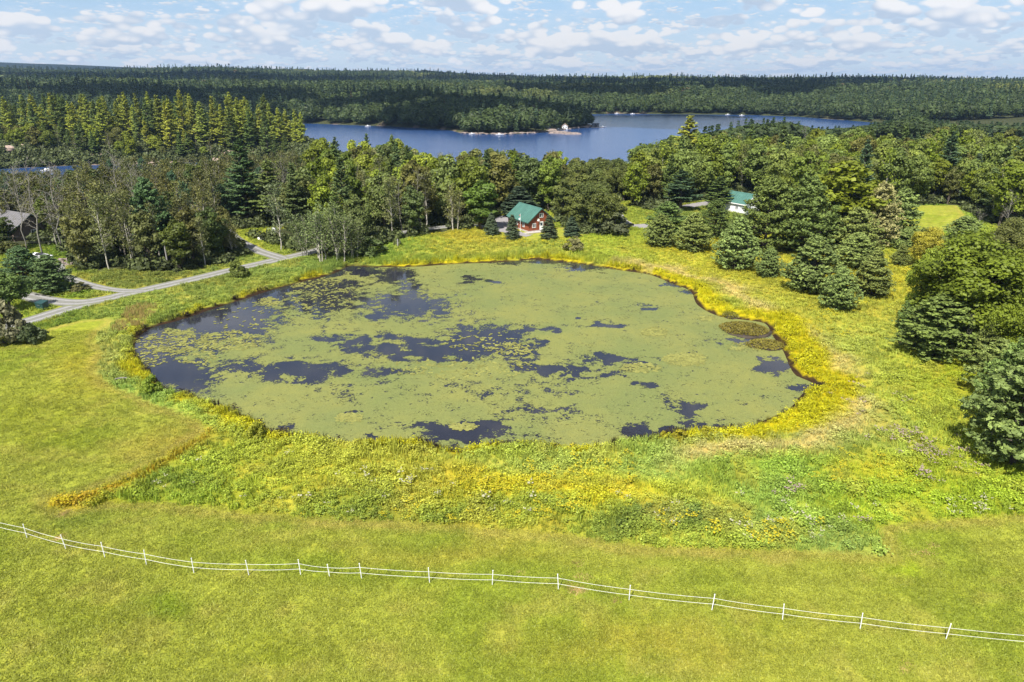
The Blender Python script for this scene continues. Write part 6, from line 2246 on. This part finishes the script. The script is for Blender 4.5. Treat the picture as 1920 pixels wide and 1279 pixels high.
for (px, py, rz, L, lab) in [
    (1131, 239.3, 10, 5.5, 'white boat moored beside the dark floating boathouse'), (1047, 243.6, 30, 5.5, 'white boat at the dock below the tan-roofed cottage'),
    (937, 253.6, 0, 6.5, 'white boat lying along the rocky shore of the wooded point'), (885, 252.6, 10, 5, 'small pale boat at the left tip of the rocky point'),
    (690, 237.6, 5, 5.5, 'white boat by the wooded shore left of the point'), (1157, 213.8, 15, 6.5, 'tiny white boat on the far lake shore right of the point, leftmost of two'),
    (1186, 214.4, 0, 6.5, 'tiny white boat on the far lake shore right of the point, rightmost of two'), (1365, 215.8, 20, 7, 'white boat at the far shore above the tall open pine'),
    (1391, 217.2, 0, 6.5, 'white boat at the far shore furthest right'), (90, 322, -10, 6, 'white boat on the dark inlet at the far left')]:
    x, y = P(px, py, LAKE_Z)
    e = empty('moored_boat', (x, y, LAKE_Z - .12), R(rz), lab, 'boat', 'boats moored on the lake')
    motorboat(e, L, 2.2, .95, 0, False)
    MB().prism([(L * .1, -.7, 1.0), (-L * .2, -.7, 1.0), (-L * .16, -.6, 1.7), (L * .03, -.6, 1.7)], (0, 1.4, 0)).build('cabin_top', M_WHITE, e)
for (px, py, L, rz, lab) in [(1046, 244.6, 12, 40, 'wooden dock reaching out below the tan-roofed cottage')]:
    x, y = P(px, py, LAKE_Z)
    e = empty('dock', (x, y, LAKE_Z), R(rz), lab, 'dock')
    MB().box(-L / 2, L / 2, -1, 1, .25, .42).build('deck', M_CONC, e)
    for sx in (-L * .42, 0, L * .42):
        MB().tube([(sx, -.8, -1.2), (sx, -.8, .7)], .12, 6).build('pile', M_POLE, e)

# masts on the far ridge
for (px, hh, ww, lab, nm) in [(393, 56, .8, 'thin radio mast on the far ridge, leftmost of three', 'radio_mast'), (413, 40, 2.2, 'dark lattice tower in the middle of the far ridge trio', 'lattice_tower'), (434, 40, 2.2, 'dark lattice tower rightmost of the far ridge trio', 'lattice_tower')]:
    y = 2950.0
    x = (px - 960) / FPX * (y * cp + CAM_H * sp * 0)
    z = gz(x, y)
    e = empty(nm, (x, y, z), 0, lab, 'tower')
    M_ = M_WIRE
    if nm == 'radio_mast':
        MB().tube([(0, 0, 0), (0, 0, hh)], [ww, ww * .5], 6).build('mast', M_STEEL, e)
        MB().tube([(0, 0, hh), (0, 0, hh + 5)], .2, 5).build('antenna', M_STEEL, e)
    else:
        fr = MB()
        for sx in (-1, 1):
            for sy in (-1, 1):
                fr.tube([(sx * 3, sy * 3, 0), (sx * 1.6, sy * 1.6, hh)], .35, 5)
        for k in range(5):
            za, zb = hh * k / 5, hh * (k + 1) / 5
            fr.tube([(-3 + 1.4 * k / 5, -3 + 1.4 * k / 5, za), (3 - 1.4 * (k + 1) / 5, -3 + 1.4 * (k + 1) / 5, zb)], .25, 4)
            fr.tube([(3 - 1.4 * k / 5, -3 + 1.4 * k / 5, za), (-3 + 1.4 * (k + 1) / 5, -3 + 1.4 * (k + 1) / 5, zb)], .25, 4)
        fr.build('frame', M_, e)
        MB().box(-2.4, 2.4, -2.4, 2.4, hh, hh + 5).build('cabin', M_, e)

# ------------------------------------------------------------------ unseen cumulus above the frame, added to cast shadow patches on the far woods
M_CLOUD, t, out = new_mat('cloud')
b = t.n('ShaderNodeBsdfDiffuse')
b.inputs['Color'].default_value = (0.9, 0.9, 0.9, 1)
tr_ = t.n('ShaderNodeBsdfTranslucent')
tr_.inputs['Color'].default_value = (0.9, 0.9, 0.9, 1)
mx = t.n('ShaderNodeMixShader')
mx.inputs[0].default_value = 0.5
t.link(b.outputs[0], mx.inputs[1])
t.link(tr_.outputs[0], mx.inputs[2])
t.link(mx.outputs[0], out.inputs[0])
cl = MB()
rg = random.Random(21)
BASE = 1300.0
for (sx, sy, rx, ry) in [(10, 790, 330, 150), (330, 1250, 420, 190), (160, 850, 240, 130), (-260, 860, 220, 110), (600, 1650, 520, 260), (-560, 1500, 420, 200), (-520, 960, 230, 120), (-900, 1900, 600, 330), (200, 2200, 700, 330), (1200, 2000, 560, 300), (-300, 3000, 900, 330), (900, 3100, 900, 380), (1900, 2900, 700, 380), (820, 900, 190, 120),
                         (-1700, 3000, 600, 360), (-2600, 900, 420, 300), (1700, 700, 380, 300), (-900, -500, 380, 260), (600, -900, 420, 260), (-2400, -300, 420, 300), (1500, -400, 360, 260), (-300, -1900, 480, 300), (2600, 900, 500, 300)]:
    k = BASE / math.tan(SUN_ELEV)
    cx, cyy = sx - SHADOW_DIR[0] * k, sy - SHADOW_DIR[1] * k
    for i in range(int(9 + rx * ry / 9000)):
        a, q = rg.random() * 6.283, math.sqrt(rg.random())
        s = rg.uniform(.22, .5) * min(rx, ry) * (1.15 - .5 * q)
        cl.lump((cx + math.cos(a) * q * rx * .8, cyy + math.sin(a) * q * ry * .8, BASE + s * .25), (s * 1.3, s * 1.1, s * .6), rg.randrange(9999), 12, 7, .6)
cl.build('clouds', M_CLOUD, smooth=True, kind='stuff', label='white cumulus clouds out of view overhead, added to shade the far woods', cat='clouds')

# ------------------------------------------------------------------ thin summer haze
M_HAZE, t, out = new_mat('haze')
pv = t.n('ShaderNodeVolumePrincipled')
pv.inputs['Color'].default_value = (0.42, 0.64, 0.98, 1)
pv.inputs['Density'].default_value = 0.000068
pv.inputs['Anisotropy'].default_value = 0.2
t.link(pv.outputs[0], out.inputs['Volume'])
hb = MB().box(-8800, 8800, -760, 9400, -16, 200)
hb.build('haze', M_HAZE, kind='stuff', label='thin bluish summer haze over the far hills', cat='haze')
